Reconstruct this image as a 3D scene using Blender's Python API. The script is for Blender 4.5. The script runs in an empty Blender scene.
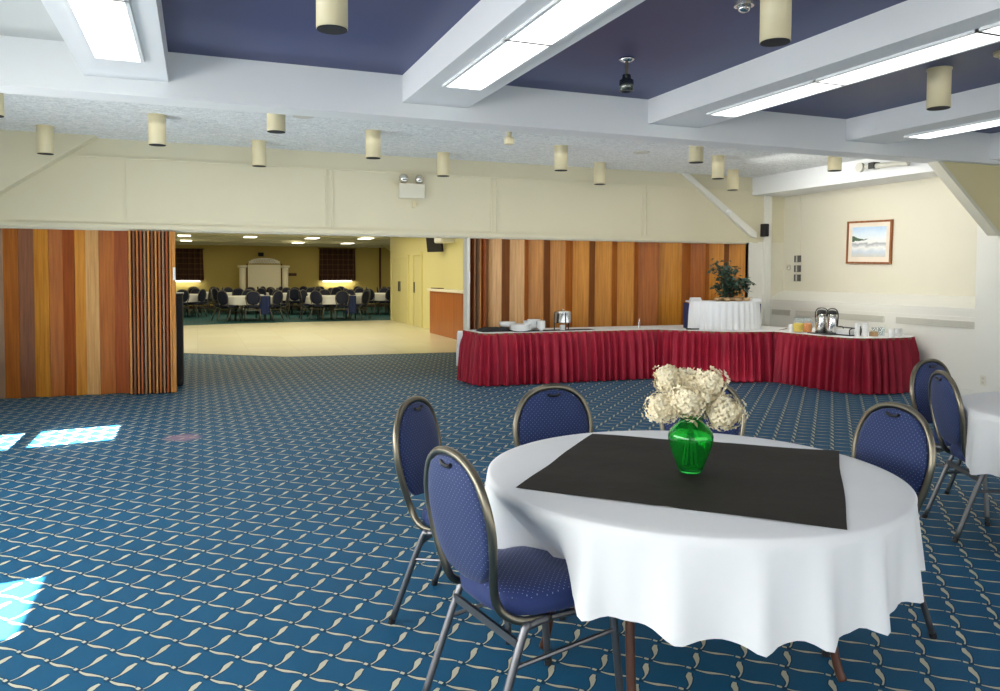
import bpy, bmesh, math, random
from mathutils import Vector, Matrix
random.seed(7)
PI = math.pi
C = bpy.context.scene.collection
sin, cos = math.sin, math.cos

# ------------------------------------------------------------------ materials
MATS = {}
def nt(name):
    m = bpy.data.materials.new(name); m.use_nodes = True
    t = m.node_tree; b = t.nodes['Principled BSDF']
    MATS[name] = m
    return m, t, b
def N(t, typ, **kw):
    n = t.nodes.new(typ)
    for k, v in kw.items():
        if k.startswith('_'): n.inputs[k[1:].replace('_', ' ')].default_value = v
        else: setattr(n, k, v)
    return n
def L(t, a, b): t.links.new(a, b)
def math_(t, op, a, b=None, c=None, clamp=False):
    n = t.nodes.new('ShaderNodeMath'); n.operation = op; n.use_clamp = clamp
    for i, v in enumerate((a, b, c)):
        if v is None: continue
        if isinstance(v, (int, float)): n.inputs[i].default_value = v
        else: t.links.new(v, n.inputs[i])
    return n.outputs[0]
def mixc(t, f, a, b):
    n = t.nodes.new('ShaderNodeMix'); n.data_type = 'RGBA'
    if isinstance(f, (int, float)): n.inputs[0].default_value = f
    else: t.links.new(f, n.inputs[0])
    for i, v in ((6, a), (7, b)):
        if isinstance(v, tuple): n.inputs[i].default_value = (*v[:3], 1)
        else: t.links.new(v, n.inputs[i])
    return n.outputs[2]
def coords(t, kind='Object'):
    return t.nodes.new('ShaderNodeTexCoord').outputs[kind]
def bump(t, b, h, strength=.3, dist=.01):
    n = t.nodes.new('ShaderNodeBump'); n.inputs['Strength'].default_value = strength; n.inputs['Distance'].default_value = dist
    L(t, h, n.inputs['Height']); L(t, n.outputs[0], b.inputs['Normal'])
def plain(name, col, rough=.6, metal=0, var=.06, scale=6, bs=0, bscale=60, spec=.5, coat=0):
    """solid colour with soft procedural variation"""
    m, t, b = nt(name)
    co = coords(t)
    nz = N(t, 'ShaderNodeTexNoise', _Scale=scale, _Detail=3); L(t, co, nz.inputs['Vector'])
    f = math_(t, 'MULTIPLY_ADD', nz.outputs[0], 2*var, 1-var)
    c = N(t, 'ShaderNodeVectorMath', operation='SCALE'); c.inputs[0].default_value = col[:3]
    L(t, f, c.inputs['Scale']); L(t, c.outputs[0], b.inputs['Base Color'])
    b.inputs['Roughness'].default_value = rough; b.inputs['Metallic'].default_value = metal
    b.inputs['Specular IOR Level'].default_value = spec; b.inputs['Coat Weight'].default_value = coat
    if bs:
        n2 = N(t, 'ShaderNodeTexNoise', _Scale=bscale, _Detail=4); L(t, co, n2.inputs['Vector'])
        bump(t, b, n2.outputs[0], bs, .01)
    return m
def emit(name, col, s):
    m, t, b = nt(name)
    b.inputs['Base Color'].default_value = (*col, 1)
    b.inputs['Emission Color'].default_value = (*col, 1); b.inputs['Emission Strength'].default_value = s
    return m
def wood(name, c1, c2, rough=.35, sc=1.0):
    m, t, b = nt(name)
    co = coords(t); mp = N(t, 'ShaderNodeMapping'); mp.inputs['Scale'].default_value = (38*sc, 38*sc, 1.6*sc)
    L(t, co, mp.inputs[0])
    nz = N(t, 'ShaderNodeTexNoise', _Scale=1.0, _Detail=5, _Roughness=.6); L(t, mp.outputs[0], nz.inputs['Vector'])
    r = N(t, 'ShaderNodeValToRGB'); r.color_ramp.elements[0].position = .33; r.color_ramp.elements[1].position = .68
    r.color_ramp.elements[0].color = (*c1, 1); r.color_ramp.elements[1].color = (*c2, 1)
    L(t, nz.outputs[0], r.inputs[0]); L(t, r.outputs[0], b.inputs['Base Color'])
    b.inputs['Roughness'].default_value = rough; b.inputs['Specular IOR Level'].default_value = .3
    bump(t, b, nz.outputs[0], .08, .004)
    return m

paint = plain('wall_paint', (.70, .665, .535), .55, var=.03, scale=1.5)
paint_hd = plain('header_paint', (.66, .61, .44), .55, var=.04, scale=1.2)
paint_lt = plain('light_paint', (.76, .75, .68), .5, var=.02, scale=1.5)
paint_brace = plain('brace_paint', (.66, .58, .33), .5, var=.03, scale=1.5)
beam_m = plain('beam_paint', (.76, .77, .77), .5, var=.02, scale=2)
navy_ceil = plain('navy_ceiling', (.022, .036, .135), .42, var=.12, scale=1.2, spec=.45)
white_ceil = plain('white_ceiling', (.50, .51, .49), .7, var=.04, scale=2)
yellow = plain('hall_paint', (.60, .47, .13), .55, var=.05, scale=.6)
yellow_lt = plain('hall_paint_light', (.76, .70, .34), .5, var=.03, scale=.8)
door_y = plain('door_paint', (.72, .66, .32), .4, var=.02)
# stucco ceiling
def stucco():
    m, t, b = nt('stucco')
    co = coords(t); mp = N(t, 'ShaderNodeMapping'); mp.inputs['Scale'].default_value = (1, 1, 1); mp.inputs['Rotation'].default_value = (0, 0, .5)
    L(t, co, mp.inputs[0])
    n1 = N(t, 'ShaderNodeTexNoise', _Scale=16, _Detail=5, _Roughness=.75, _Distortion=1.6); L(t, mp.outputs[0], n1.inputs['Vector'])
    r = N(t, 'ShaderNodeValToRGB'); r.color_ramp.elements[0].position = .38; r.color_ramp.elements[1].position = .62
    r.color_ramp.elements[0].color = (.60, .63, .64, 1); r.color_ramp.elements[1].color = (.90, .93, .93, 1)
    L(t, n1.outputs[0], r.inputs[0]); L(t, r.outputs[0], b.inputs['Base Color'])
    b.inputs['Roughness'].default_value = .7
    bump(t, b, n1.outputs[0], .7, .03)
    return m
stucco_m = stucco()
# carpet: 45-degree lattice of wavy streaks
def carpet(name, base, streak, x0=.598, y0=3.589, dark=.35):
    m, t, b = nt(name)
    co = N(t, 'ShaderNodeTexCoord').outputs['Object']
    s = N(t, 'ShaderNodeSeparateXYZ'); L(t, co, s.inputs[0])
    a = math_(t, 'DIVIDE', math_(t, 'SUBTRACT', s.outputs[0], x0), .1145)
    c = math_(t, 'DIVIDE', math_(t, 'SUBTRACT', s.outputs[1], y0), .1165)
    i = math_(t, 'MULTIPLY', math_(t, 'ADD', a, c), .5)
    j = math_(t, 'MULTIPLY', math_(t, 'SUBTRACT', a, c), .5)
    def fr(v): return math_(t, 'FRACT', v)
    def cen(v): return math_(t, 'SUBTRACT', math_(t, 'FRACT', math_(t, 'ADD', v, .5)), .5)   # -.5...5 around nodes
    def ss(v, e0, e1):
        n = N(t, 'ShaderNodeMapRange', interpolation_type='SMOOTHSTEP'); L(t, v, n.inputs[0])
        n.inputs[1].default_value = e0; n.inputs[2].default_value = e1; return n.outputs[0]
    def streakf(along, across, amp, w0, wb, pb, lo, hi):
        f = fr(along)
        wav = math_(t, 'MULTIPLY', math_(t, 'SINE', math_(t, 'MULTIPLY', f, 2*PI)), amp)
        d = math_(t, 'ABSOLUTE', math_(t, 'ADD', cen(across), wav))
        bulge = math_(t, 'SUBTRACT', 1, math_(t, 'MULTIPLY', math_(t, 'ABSOLUTE', math_(t, 'SUBTRACT', f, pb)), 3.0), clamp=True)
        w = math_(t, 'MULTIPLY_ADD', bulge, wb, w0)
        core = math_(t, 'LESS_THAN', d, w)
        on = math_(t, 'MULTIPLY', math_(t, 'GREATER_THAN', f, lo), math_(t, 'LESS_THAN', f, hi))
        edge = math_(t, 'MULTIPLY', math_(t, 'LESS_THAN', d, math_(t, 'ADD', w, .03)), on)
        return math_(t, 'MULTIPLY', core, on), edge
    u, ue = streakf(i, j, -.045, .018, .060, .58, .05, .80)
    v1, ve1 = streakf(j, i, .035, .020, .034, .40, .06, .80)
    v2, ve2 = streakf(j, i, .035, .022, .024, .88, .84, .95)
    st = math_(t, 'MAXIMUM', u, math_(t, 'MAXIMUM', v1, v2))
    ed = math_(t, 'MAXIMUM', ue, math_(t, 'MAXIMUM', ve1, ve2))
    # dark knot at each node
    di = cen(i); dj = cen(j)
    rr = math_(t, 'ADD', math_(t, 'MULTIPLY', di, di), math_(t, 'MULTIPLY', dj, dj))
    knot = math_(t, 'SUBTRACT', 1, ss(rr, .003, .016))
    nz = N(t, 'ShaderNodeTexNoise', _Scale=260, _Detail=2); L(t, co, nz.inputs['Vector'])
    n2 = N(t, 'ShaderNodeTexNoise', _Scale=1.3, _Detail=3); L(t, co, n2.inputs['Vector'])
    f = math_(t, 'MULTIPLY', math_(t, 'MULTIPLY_ADD', nz.outputs[0], .7, .65), math_(t, 'MULTIPLY_ADD', n2.outputs[0], .3, .85))
    bc = N(t, 'ShaderNodeVectorMath', operation='SCALE'); bc.inputs[0].default_value = base; L(t, f, bc.inputs['Scale'])
    dk = tuple(x*dark for x in base)
    c1 = mixc(t, math_(t, 'MULTIPLY', math_(t, 'MAXIMUM', knot, ed), .75), bc.outputs[0], dk)
    c2 = mixc(t, st, c1, streak)
    L(t, c2, b.inputs['Base Color'])
    b.inputs['Roughness'].default_value = .6; b.inputs['Specular IOR Level'].default_value = .12
    bump(t, b, nz.outputs[0], .25, .004)
    return m, t, b, c2
carpet_m, ct, cb, cc = carpet('carpet', (.012, .098, .198), (.54, .53, .40))
# pinkish worn stain on the carpet
sp = N(ct, 'ShaderNodeTexCoord').outputs['Object']
vm = N(ct, 'ShaderNodeVectorMath', operation='DISTANCE'); L(ct, sp, vm.inputs[0]); vm.inputs[1].default_value = (-.13, 7.55, 0)
nzs = N(ct, 'ShaderNodeTexNoise', _Scale=14, _Detail=3); L(ct, sp, nzs.inputs['Vector'])
dd = math_(ct, 'ADD', vm.outputs['Value'], math_(ct, 'MULTIPLY', nzs.outputs[0], .12))
mr = N(ct, 'ShaderNodeMapRange'); L(ct, dd, mr.inputs[0]); mr.inputs[1].default_value = .16; mr.inputs[2].default_value = .25
mr.inputs[3].default_value = .5; mr.inputs[4].default_value = 0
L(ct, mixc(ct, mr.outputs[0], cc, (.50, .27, .33)), cb.inputs['Base Color'])
carpet_far = carpet('carpet_far', (.020, .105, .125), (.10, .17, .15))[0]
def dance():
    m, t, b = nt('dance_floor')
    co = coords(t); br = N(t, 'ShaderNodeTexBrick'); L(t, co, br.inputs[0])
    br.inputs['Scale'].default_value = 1; br.inputs['Brick Width'].default_value = .9; br.inputs['Row Height'].default_value = .9
    br.inputs['Mortar Size'].default_value = .006; br.offset = 0
    br.inputs['Color1'].default_value = (.68, .63, .43, 1); br.inputs['Color2'].default_value = (.73, .69, .50, 1); br.inputs['Mortar'].default_value = (.6, .55, .36, 1)
    L(t, br.outputs[0], b.inputs['Base Color']); b.inputs['Roughness'].default_value = .3
    return m
dance_m = dance()
W = [wood('wood_%s' % n, a, b_) for n, a, b_ in (
    ('honey', (.40, .145, .022), (.62, .27, .055)), ('orange', (.30, .080, .010), (.48, .15, .022)),
    ('brown', (.15, .045, .012), (.26, .088, .025)), ('pale', (.50, .25, .08), (.72, .42, .17)),
    ('amber', (.46, .165, .014), (.66, .28, .035)), ('rust', (.24, .050, .010), (.38, .090, .016)),
    ('greybrown', (.22, .12, .06), (.35, .20, .11)))]
counter_w = wood('counter_wood', (.36, .10, .02), (.50, .17, .04), sc=.5)
black_m = plain('black_cloth', (.012, .011, .013), .8)
black_pl = plain('black_plastic', (.015, .015, .017), .35)
white_cloth = plain('white_cloth', (.82, .82, .81), .75, var=.02, bs=.04, bscale=300)
cream_cloth = plain('cream_cloth', (.80, .76, .62), .7, var=.03)
white_pl = plain('white_plastic', (.80, .80, .78), .35)
china = plain('china', (.82, .82, .80), .2)
spot_m = plain('spot_enamel', (.68, .60, .38), .4, var=.02)
steel = plain('steel', (.72, .71, .68), .22, 1, var=.03)
bronze = plain('bronze_frame', (.22, .195, .145), .34, 1, var=.08, scale=20)
silver_leg = plain('leg_metal', (.20, .20, .205), .42, 1, var=.06, scale=20)
brown_leg = plain('brown_leg', (.09, .035, .02), .4, .3)
dark_leg = plain('dark_leg', (.035, .033, .035), .4, .4)
tube_m = emit('lamp_panel', (1, .99, .95), 3.2)
tube_far = emit('lamp_panel_far', (1, .95, .75), 3.0)
skirt_m, t_, b_ = nt('burgundy_skirt')
nz_ = N(t_, 'ShaderNodeTexNoise', _Scale=5, _Detail=2); L(t_, coords(t_), nz_.inputs['Vector'])
L(t_, mixc(t_, nz_.outputs[0], (.20, .005, .017), (.36, .010, .032)), b_.inputs['Base Color'])
b_.inputs['Roughness'].default_value = .55; b_.inputs['Specular IOR Level'].default_value = .25
def dotted(name, base, dot, ax, sp=.017, rad=.09):
    m, t, b = nt(name)
    s = N(t, 'ShaderNodeSeparateXYZ'); L(t, coords(t), s.inputs[0])
    x_, y_ = s.outputs[ax[0]], s.outputs[ax[1]]
    p = math_(t, 'DIVIDE', x_, sp); q = math_(t, 'DIVIDE', y_, sp)
    u = math_(t, 'ADD', p, q); v = math_(t, 'SUBTRACT', p, q)
    def c(v_): return math_(t, 'SUBTRACT', math_(t, 'FRACT', math_(t, 'MULTIPLY', v_, .5)), .5)
    cu, cv = c(u), c(v)
    r = math_(t, 'ADD', math_(t, 'MULTIPLY', cu, cu), math_(t, 'MULTIPLY', cv, cv))
    d = math_(t, 'LESS_THAN', r, rad*rad)
    if ax == (0, 1):
        g_ = N(t, 'ShaderNodeSeparateXYZ'); L(t, t.nodes.new('ShaderNodeNewGeometry').outputs['Normal'], g_.inputs[0]); d = math_(t, 'MULTIPLY', d, math_(t, 'GREATER_THAN', g_.outputs[2], .55))
    nz = N(t, 'ShaderNodeTexNoise', _Scale=350); L(t, coords(t), nz.inputs['Vector'])
    b2 = mixc(t, nz.outputs[0], tuple(x*.7 for x in base), tuple(x*1.3 for x in base))
    L(t, mixc(t, d, b2, dot), b.inputs['Base Color'])
    b.inputs['Roughness'].default_value = .75; b.inputs['Sheen Weight'].default_value = .1
    return m
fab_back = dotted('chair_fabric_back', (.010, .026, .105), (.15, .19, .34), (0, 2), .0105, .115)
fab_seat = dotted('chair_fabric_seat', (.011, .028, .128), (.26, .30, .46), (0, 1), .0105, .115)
napkin_m = plain('black_overlay', (.019, .015, .010), .75, var=.35, scale=3, bs=.5, bscale=7, spec=.3)
navy_cloth = plain('navy_cloth', (.015, .03, .12), .8)
# plaid
def plaid():
    m, t, b = nt('plaid')
    s = N(t, 'ShaderNodeSeparateXYZ'); L(t, coords(t), s.inputs[0])
    fx = math_(t, 'FRACT', math_(t, 'DIVIDE', s.outputs[0], .22)); fz = math_(t, 'FRACT', math_(t, 'DIVIDE', s.outputs[2], .22))
    sx = math_(t, 'LESS_THAN', fx, .2); sz = math_(t, 'LESS_THAN', fz, .2)
    f = math_(t, 'MULTIPLY', math_(t, 'ADD', sx, sz), .5)
    L(t, mixc(t, f, (.055, .018, .014), (.15, .085, .03)), b.inputs['Base Color'])
    b.inputs['Roughness'].default_value = .85
    return m
plaid_m = plaid()
gl, t_, b_ = nt('green_glass')
b_.inputs['Base Color'].default_value = (.06, .80, .16, 1); b_.inputs['Transmission Weight'].default_value = .95
b_.inputs['Roughness'].default_value = .03; b_.inputs['IOR'].default_value = 1.45
nzg = N(t_, 'ShaderNodeTexNoise', _Scale=40); L(t_, coords(t_), nzg.inputs['Vector']); bump(t_, b_, nzg.outputs[0], .15, .003)
def clearm(name, col, op):
    m, t, b = nt(name)
    tr = N(t, 'ShaderNodeBsdfTransparent'); tr.inputs[0].default_value = (*col, 1)
    mx = N(t, 'ShaderNodeMixShader'); mx.inputs[0].default_value = op
    b.inputs['Roughness'].default_value = .05; b.inputs['Base Color'].default_value = (*col, 1)
    out = t.nodes['Material Output']
    L(t, tr.outputs[0], mx.inputs[1]); L(t, b.outputs[0], mx.inputs[2]); L(t, mx.outputs[0], out.inputs[0])
    return m
pane_m = clearm('window_pane', (.97, .98, 1), .04)
clear_m = clearm('clear_glass', (.93, .96, .96), .12)
petal_m = plain('petals', (.86, .76, .52), .7, var=.16, scale=40)
petal_c = plain('petal_core', (.66, .56, .36), .8, var=.2, scale=40)
stem_m = plain('stems', (.10, .22, .05), .6)
leaf_m = plain('leaves', (.030, .075, .050), .45, var=.4, scale=9)
leaf_dry = plain('dry_leaf', (.35, .30, .15), .7)
wicker = plain('wicker', (.50, .32, .16), .7, var=.3, scale=40, bs=.5)
yj = plain('yellow_juice', (.90, .60, .005), .4)
oj = plain('orange_juice', (.90, .27, .002), .4)
gild = wood('frame_wood', (.22, .07, .02), (.36, .14, .05))
mat_m = plain('mat_board', (.78, .70, .58), .7)
vent_m = plain('vent_grey', (.55, .54, .47), .6)

# ------------------------------------------------------------------ mesh helpers
def obj(name, bm, m, parent=None, smooth=False, bevel=0):
    me = bpy.data.meshes.new(name)
    bmesh.ops.recalc_face_normals(bm, faces=bm.faces[:])
    if smooth:
        for f in bm.faces: f.smooth = True
    bm.to_mesh(me); bm.free()
    me.materials.append(m)
    o = bpy.data.objects.new(name, me); C.objects.link(o)
    if parent: o.parent = parent
    if bevel:
        md = o.modifiers.new('bevel', 'BEVEL'); md.width = bevel; md.segments = 2; md.limit_method = 'ANGLE'
    return o
def thing(name, label, cat, loc=(0, 0, 0), rz=0, group=None):
    o = bpy.data.objects.new(name, None); C.objects.link(o); o.empty_display_size = .1
    o.location = loc; o.rotation_euler = (0, 0, rz)
    return tag(o, label, cat, group)
def tag(o, label, cat, group=None):
    o['label'] = label; o['category'] = cat
    if group: o['group'] = group
    return o
def struct(name, bm, m, parent=None, **kw):
    o = obj(name, bm, m, parent, **kw)
    if parent is None: o['kind'] = 'structure'
    return o
def place(o, loc, rz=0):
    o.location = loc; o.rotation_euler = (0, 0, rz); return o
def B(): return bmesh.new()
def box(bm, x0, x1, y0, y1, z0, z1, M=None):
    P = [(x0, y0, z0), (x1, y0, z0), (x1, y1, z0), (x0, y1, z0), (x0, y0, z1), (x1, y0, z1), (x1, y1, z1), (x0, y1, z1)]
    if M: P = [M @ Vector(p) for p in P]
    v = [bm.verts.new(p) for p in P]
    for q in ((0, 3, 2, 1), (4, 5, 6, 7), (0, 1, 5, 4), (1, 2, 6, 5), (2, 3, 7, 6), (3, 0, 4, 7)):
        bm.faces.new([v[k] for k in q])
    return bm
def bx(*a): return box(B(), *a)
def prism(bm, poly, z0, z1, axis='z'):
    f = {'z': lambda a, b, c: (a, b, c), 'y': lambda a, b, c: (a, c, b), 'x': lambda a, b, c: (c, a, b)}[axis]
    lo = [bm.verts.new(f(a, b, z0)) for a, b in poly]; hi = [bm.verts.new(f(a, b, z1)) for a, b in poly]
    n = len(poly)
    bm.faces.new(lo[::-1]); bm.faces.new(hi)
    for k in range(n): bm.faces.new([lo[k], lo[(k+1) % n], hi[(k+1) % n], hi[k]])
    return bm
def smoothpath(pts, n=6):
    """Catmull-Rom resample"""
    P = [Vector(p) for p in pts]; out = []
    for k in range(len(P)-1):
        p0 = P[max(k-1, 0)]; p1 = P[k]; p2 = P[k+1]; p3 = P[min(k+2, len(P)-1)]
        for s in range(n):
            u = s/n
            out.append(.5*((2*p1)+(-p0+p2)*u+(2*p0-5*p1+4*p2-p3)*u*u+(-p0+3*p1-3*p2+p3)*u**3))
    out.append(P[-1]); return out
def tube(bm, pts, r, seg=8, r2=None, closed=False, cap=True):
    P = [Vector(p) for p in pts]; n = len(P); rings = []
    prev = None
    for k in range(n):
        if closed: d = P[(k+1) % n]-P[k-1]
        else: d = P[min(k+1, n-1)]-P[max(k-1, 0)]
        d.normalize()
        if prev is None:
            a = Vector((0, 0, 1)) if abs(d.z) < .9 else Vector((1, 0, 0))
            u = d.cross(a).normalized()
        else:
            u = (prev-d*prev.dot(d)).normalized()
        prev = u; w = d.cross(u)
        rr = r if r2 is None else r+(r2-r)*k/(n-1)
        rings.append([bm.verts.new(P[k]+u*rr*cos(2*PI*s/seg)+w*rr*sin(2*PI*s/seg)) for s in range(seg)])
    for k in range(n if closed else n-1):
        a, b = rings[k], rings[(k+1) % n]
        for s in range(seg): bm.faces.new([a[s], a[(s+1) % seg], b[(s+1) % seg], b[s]])
    if not closed and cap:
        bm.faces.new(rings[0][::-1]); bm.faces.new(rings[-1])
    return bm
def lathe(bm, prof, seg=20, c=(0, 0, 0), cap0=True, cap1=True):
    rings = []
    for r, z in prof:
        rings.append([bm.verts.new((c[0]+r*cos(2*PI*s/seg), c[1]+r*sin(2*PI*s/seg), c[2]+z)) for s in range(seg)])
    for a, b in zip(rings, rings[1:]):
        for s in range(seg): bm.faces.new([a[s], a[(s+1) % seg], b[(s+1) % seg], b[s]])
    if cap0: bm.faces.new(rings[0][::-1])
    if cap1: bm.faces.new(rings[-1])
    return bm
def copy_tree(o, parent=None):
    c = o.copy(); C.objects.link(c); c.parent = parent
    for ch in list(o.children): copy_tree(ch, c)
    return c

# ------------------------------------------------------------------ camera
H = 1.5; F = 775.
YAW, PT, RL = math.radians(21.35), math.radians(2.25), math.radians(.24)
f = Vector((sin(YAW)*cos(PT), cos(YAW)*cos(PT), -sin(PT)))
rt = Vector((cos(YAW), -sin(YAW), 0)); up = rt.cross(f)
rt, up = rt*cos(RL)+up*sin(RL), -rt*sin(RL)+up*cos(RL)
cam = bpy.data.cameras.new('camera'); co = bpy.data.objects.new('camera', cam); C.objects.link(co)
cam.sensor_fit = 'HORIZONTAL'; cam.sensor_width = 36; cam.lens = F/1000*36; cam.shift_y = -.0415; cam.clip_end = 200
R3 = Matrix((rt, up, -f)).transposed()
co.matrix_world = Matrix.Translation((0, 0, H)) @ R3.to_4x4()
bpy.context.scene.camera = co

# ------------------------------------------------------------------ room shell
YB = 10.48; CZ = 3.09; XL = -3.0; XR = 9.17
struct('floor', bx(XL-.2, 14.2, -4, 34.2, -.1, 0), carpet_m)
# far carpet beyond and beside the dance floor
struct('floor_far', prism(B(), [(-3, 16.6), (14, 16.6), (14, 34.1), (-3, 34.1)], 0, .003), carpet_far)
struct('dance_floor', prism(B(), [(1.45, 14.15), (5.74, 13.85), (5.74, 24.2), (1.2, 23.9), (-.35, 23.4), (-1.7, 22), (-1.7, 16.5), (-.24, 15.43)], .003, .008), dance_m)

# near-room ceiling: stucco strip by the partition, navy and white coffers in front of the cross beam
struct('ceiling_stucco', bx(XL, XR, 6.4, YB, CZ, CZ+.1), stucco_m)
struct('ceiling_navy', bx(-.6, XR, -4, 6.4, CZ, CZ+.1), navy_ceil)
struct('ceiling_white', bx(XL, -.6, -4, 6.4, CZ, CZ+.1), white_ceil)
struct('beam_cross', bx(XL, XR, 6.15, 6.42, 2.757, CZ+.02), beam_m)
for k, (x0, x1) in enumerate(((-3, -2.75), (-.72, -.178), (1.555, 2.105), (3.845, 4.40), (6.19, 6.73))):
    struct('beam_light', bx(x0, x1, -4, 6.16, 2.87, CZ+.02), beam_m)
struct('bulkhead_right', bx(8.30, XR, -4, 6.16, 2.80, CZ+.02), beam_m)
bm = B(); prism(bm, [(8.50, YB), (8.58, 6.42), (XR, 6.42), (XR, YB)], 2.80, CZ+.01); struct('bulkhead_right_far', bm, beam_m)

# recessed light panels in the light beams
def light_panel(x0, x1, y0, y1, z, label, m=tube_m, group=None, frame=True):
    t = thing('ceiling_light', label, 'light', ((x0+x1)/2, (y0+y1)/2, z), 0, group)
    a, b = (x1-x0)/2, (y1-y0)/2
    obj('diffuser', bx(-a, a, -b, b, -.012, .004), m, t)
    if frame:
        bm = B(); w = .022
        box(bm, -a-w, a+w, -b-w, -b, -.016, .002); box(bm, -a-w, a+w, b, b+w, -.016, .002)
        box(bm, -a-w, -a, -b, b, -.016, .002); box(bm, a, a+w, -b, b, -.016, .002)
        obj('frame', bm, beam_m, t)
    return t
names = {0: 'in the leftmost soffit', 1: 'in the second soffit from the left', 2: 'in the third soffit from the left', 3: 'in the rightmost soffit'}
ordn = ['nearest the cross beam', 'second from the cross beam', 'third from the cross beam']
for k, (x0, x1, y0) in enumerate(((-.585, -.325, 5.56), (1.70, 1.965, 5.44), (4.07, 4.32, 5.53), (6.50, 6.76, 5.68))):
    for q in range(3):
        light_panel(x0, x1, y0-1.22*(q+1)+.02, y0-1.22*q, 2.868, 'white fluorescent panel %s, %s' % (names[k], ordn[q]))

# back wall: header above the folding partitions
struct('wall_back', bx(XL, 9.3, 10.40, 10.75, 2.03, 3.3), paint_hd)
bm = B(); box(bm, XL, 8.62, 10.375, 10.40, 2.02, 2.075); struct('trim_1', bm, paint_hd)
bm = B()
for x in (-.80, 1.60, 1.68, 3.93, 4.01, 6.42, 6.50): box(bm, x-.010, x+.010, 10.386, 10.40, 2.10, 2.86)
box(bm, XL, 8.9, 10.385, 10.40, 2.86, 2.885); struct('trim_2', bm, paint_hd)
struct('wall_back_right', bx(8.44, 8.84, 10.395, 10.75, 0, 2.04), paint_lt)
struct('wall_back_corner', bx(8.84, 9.3, 10.40, 10.75, 0, 2.04), paint)
struct('trim_3', bx(8.74, 8.86, 10.34, 10.40, 0, 2.80), paint_lt)
struct('trim_4', bx(8.44, 8.50, 10.37, 10.56, 0, 2.03), paint_lt)
# sloping knee braces on the back wall
struct('brace_left', prism(B(), [(-1.08, 3.09), (-2.75, 1.90), (-3.0, 1.90), (-3.0, 3.09)], 10.20, 10.40, 'y'), paint_hd)
bm = B()
d = Vector((8.45-7.10, 0, 2.18-3.09)).normalized(); nrm = Vector((-d.z, 0, d.x))
prism(bm, [(7.10, 3.09), (7.20, 3.09), (8.55, 2.19), (8.55, 2.10), (8.45, 2.12)], 10.33, 10.40, 'y'); struct('brace_right', bm, paint_lt)
o = tag(obj('door_stop_knob', lathe(B(), [(.02, -.02), (.04, -.01), (.04, .02), (.015, .035)], 12), white_pl, smooth=True), 'small white round knob on the sloping trim above the right partition', 'knob')
o.location = (7.98, 10.32, 2.50); o.rotation_euler = (PI/2, 0, 0)

# right wall: upper face, sloping sill, lower face with recessed grilles, pilaster and knee brace
struct('wall_right', bx(XR, 9.3, -4, 10.75, 0, 3.2), paint)
bm = prism(B(), [(8.87, 0), (XR, 0), (XR, 1.235), (8.87, 1.095)], 6.6, YB-.06, 'y')
struct('wall_right_lower', bm, paint_lt)
bm = B(); box(bm, 8.855, 8.875, 6.6, 10.4, 1.03, 1.095); box(bm, 8.86, 8.875, 6.6, 10.4, .97, .985); struct('trim_5', bm, paint_lt)
for k, (ya, yb) in enumerate(((9.87, 10.29), (9.30, 9.75), (8.05, 8.95), (6.66, 7.85))):
    t = thing('wall_grille', ['small dark grey grille low on the right wall behind the white draped riser', 'grey wall grille behind the juice pitchers', 'grey wall grille above the coffee tray', 'long pale grey wall grille right of the buffet, next to the pilaster'][k], 'grille', (8.866, (ya+yb)/2, .89))
    w = (yb-ya)/2
    bm = B(); box(bm, -.012, .01, -w, w, -.045, .045); obj('panel', bm, vent_m, t)
    bm = B()
    for z in (-.03, -.01, .01, .03): box(bm, -.018, -.012, -w+.01, w-.01, z-.004, z+.004)
    obj('slats', bm, vent_m, t)
struct('pilaster_right', bx(8.72, XR, 6.02, 6.60, 0, 2.80), paint_lt)
struct('brace_beam_right', prism(B(), [(7.66, 2.757), (8.64, 1.97), (8.74, 1.97), (8.74, 2.757)], 6.25, 6.37, 'y'), paint_brace)
struct('brace_trim_right', prism(B(), [(7.60, 2.757), (7.67, 2.757), (8.66, 1.965), (8.60, 1.965), (8.57, 1.98)], 6.245, 6.375, 'y'), paint)
struct('wall_right_near', bx(9.0, XR, -4, 6.0, 0, 3.0), paint)
struct('baseboard_right', bx(8.84, 8.87, 6.6, 10.4, 0, .09), paint_lt)

# left wall with window openings (sunlight falls through them)
wins = [(7.24, 8.02), (3.20, 3.95)]
bm = B(); ys = sorted([-4, 10.5]+[v for w in wins for v in w])
for a, b_ in zip(ys[::2], ys[1::2]): box(bm, XL-.14, XL, a, b_, 0, 3.2)
for a, b_ in wins:
    box(bm, XL-.14, XL, a, b_, 0, .98); box(bm, XL-.14, XL, a, b_, 2.45, 3.2)
struct('wall_left', bm, paint)
for k, (a, b_) in enumerate(wins):
    bm = B(); box(bm, XL-.10, XL-.04, a, b_, 1.61, 1.69)
    for y in (a, b_-.03): box(bm, XL-.10, XL-.04, y, y+.03, .98, 2.45)
    box(bm, XL-.10, XL-.04, a, b_, .98, 1.02); box(bm, XL-.10, XL-.04, a, b_, 2.40, 2.45)
    w = struct('window_%d' % (k+1), bm, paint_lt)
    obj('pane', bx(XL-.075, XL-.07, a+.03, b_-.03, 1.02, 2.40), pane_m, w)
struct('wall_front', bx(XL, XR, -4.15, -4, 0, .3), paint)

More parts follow.
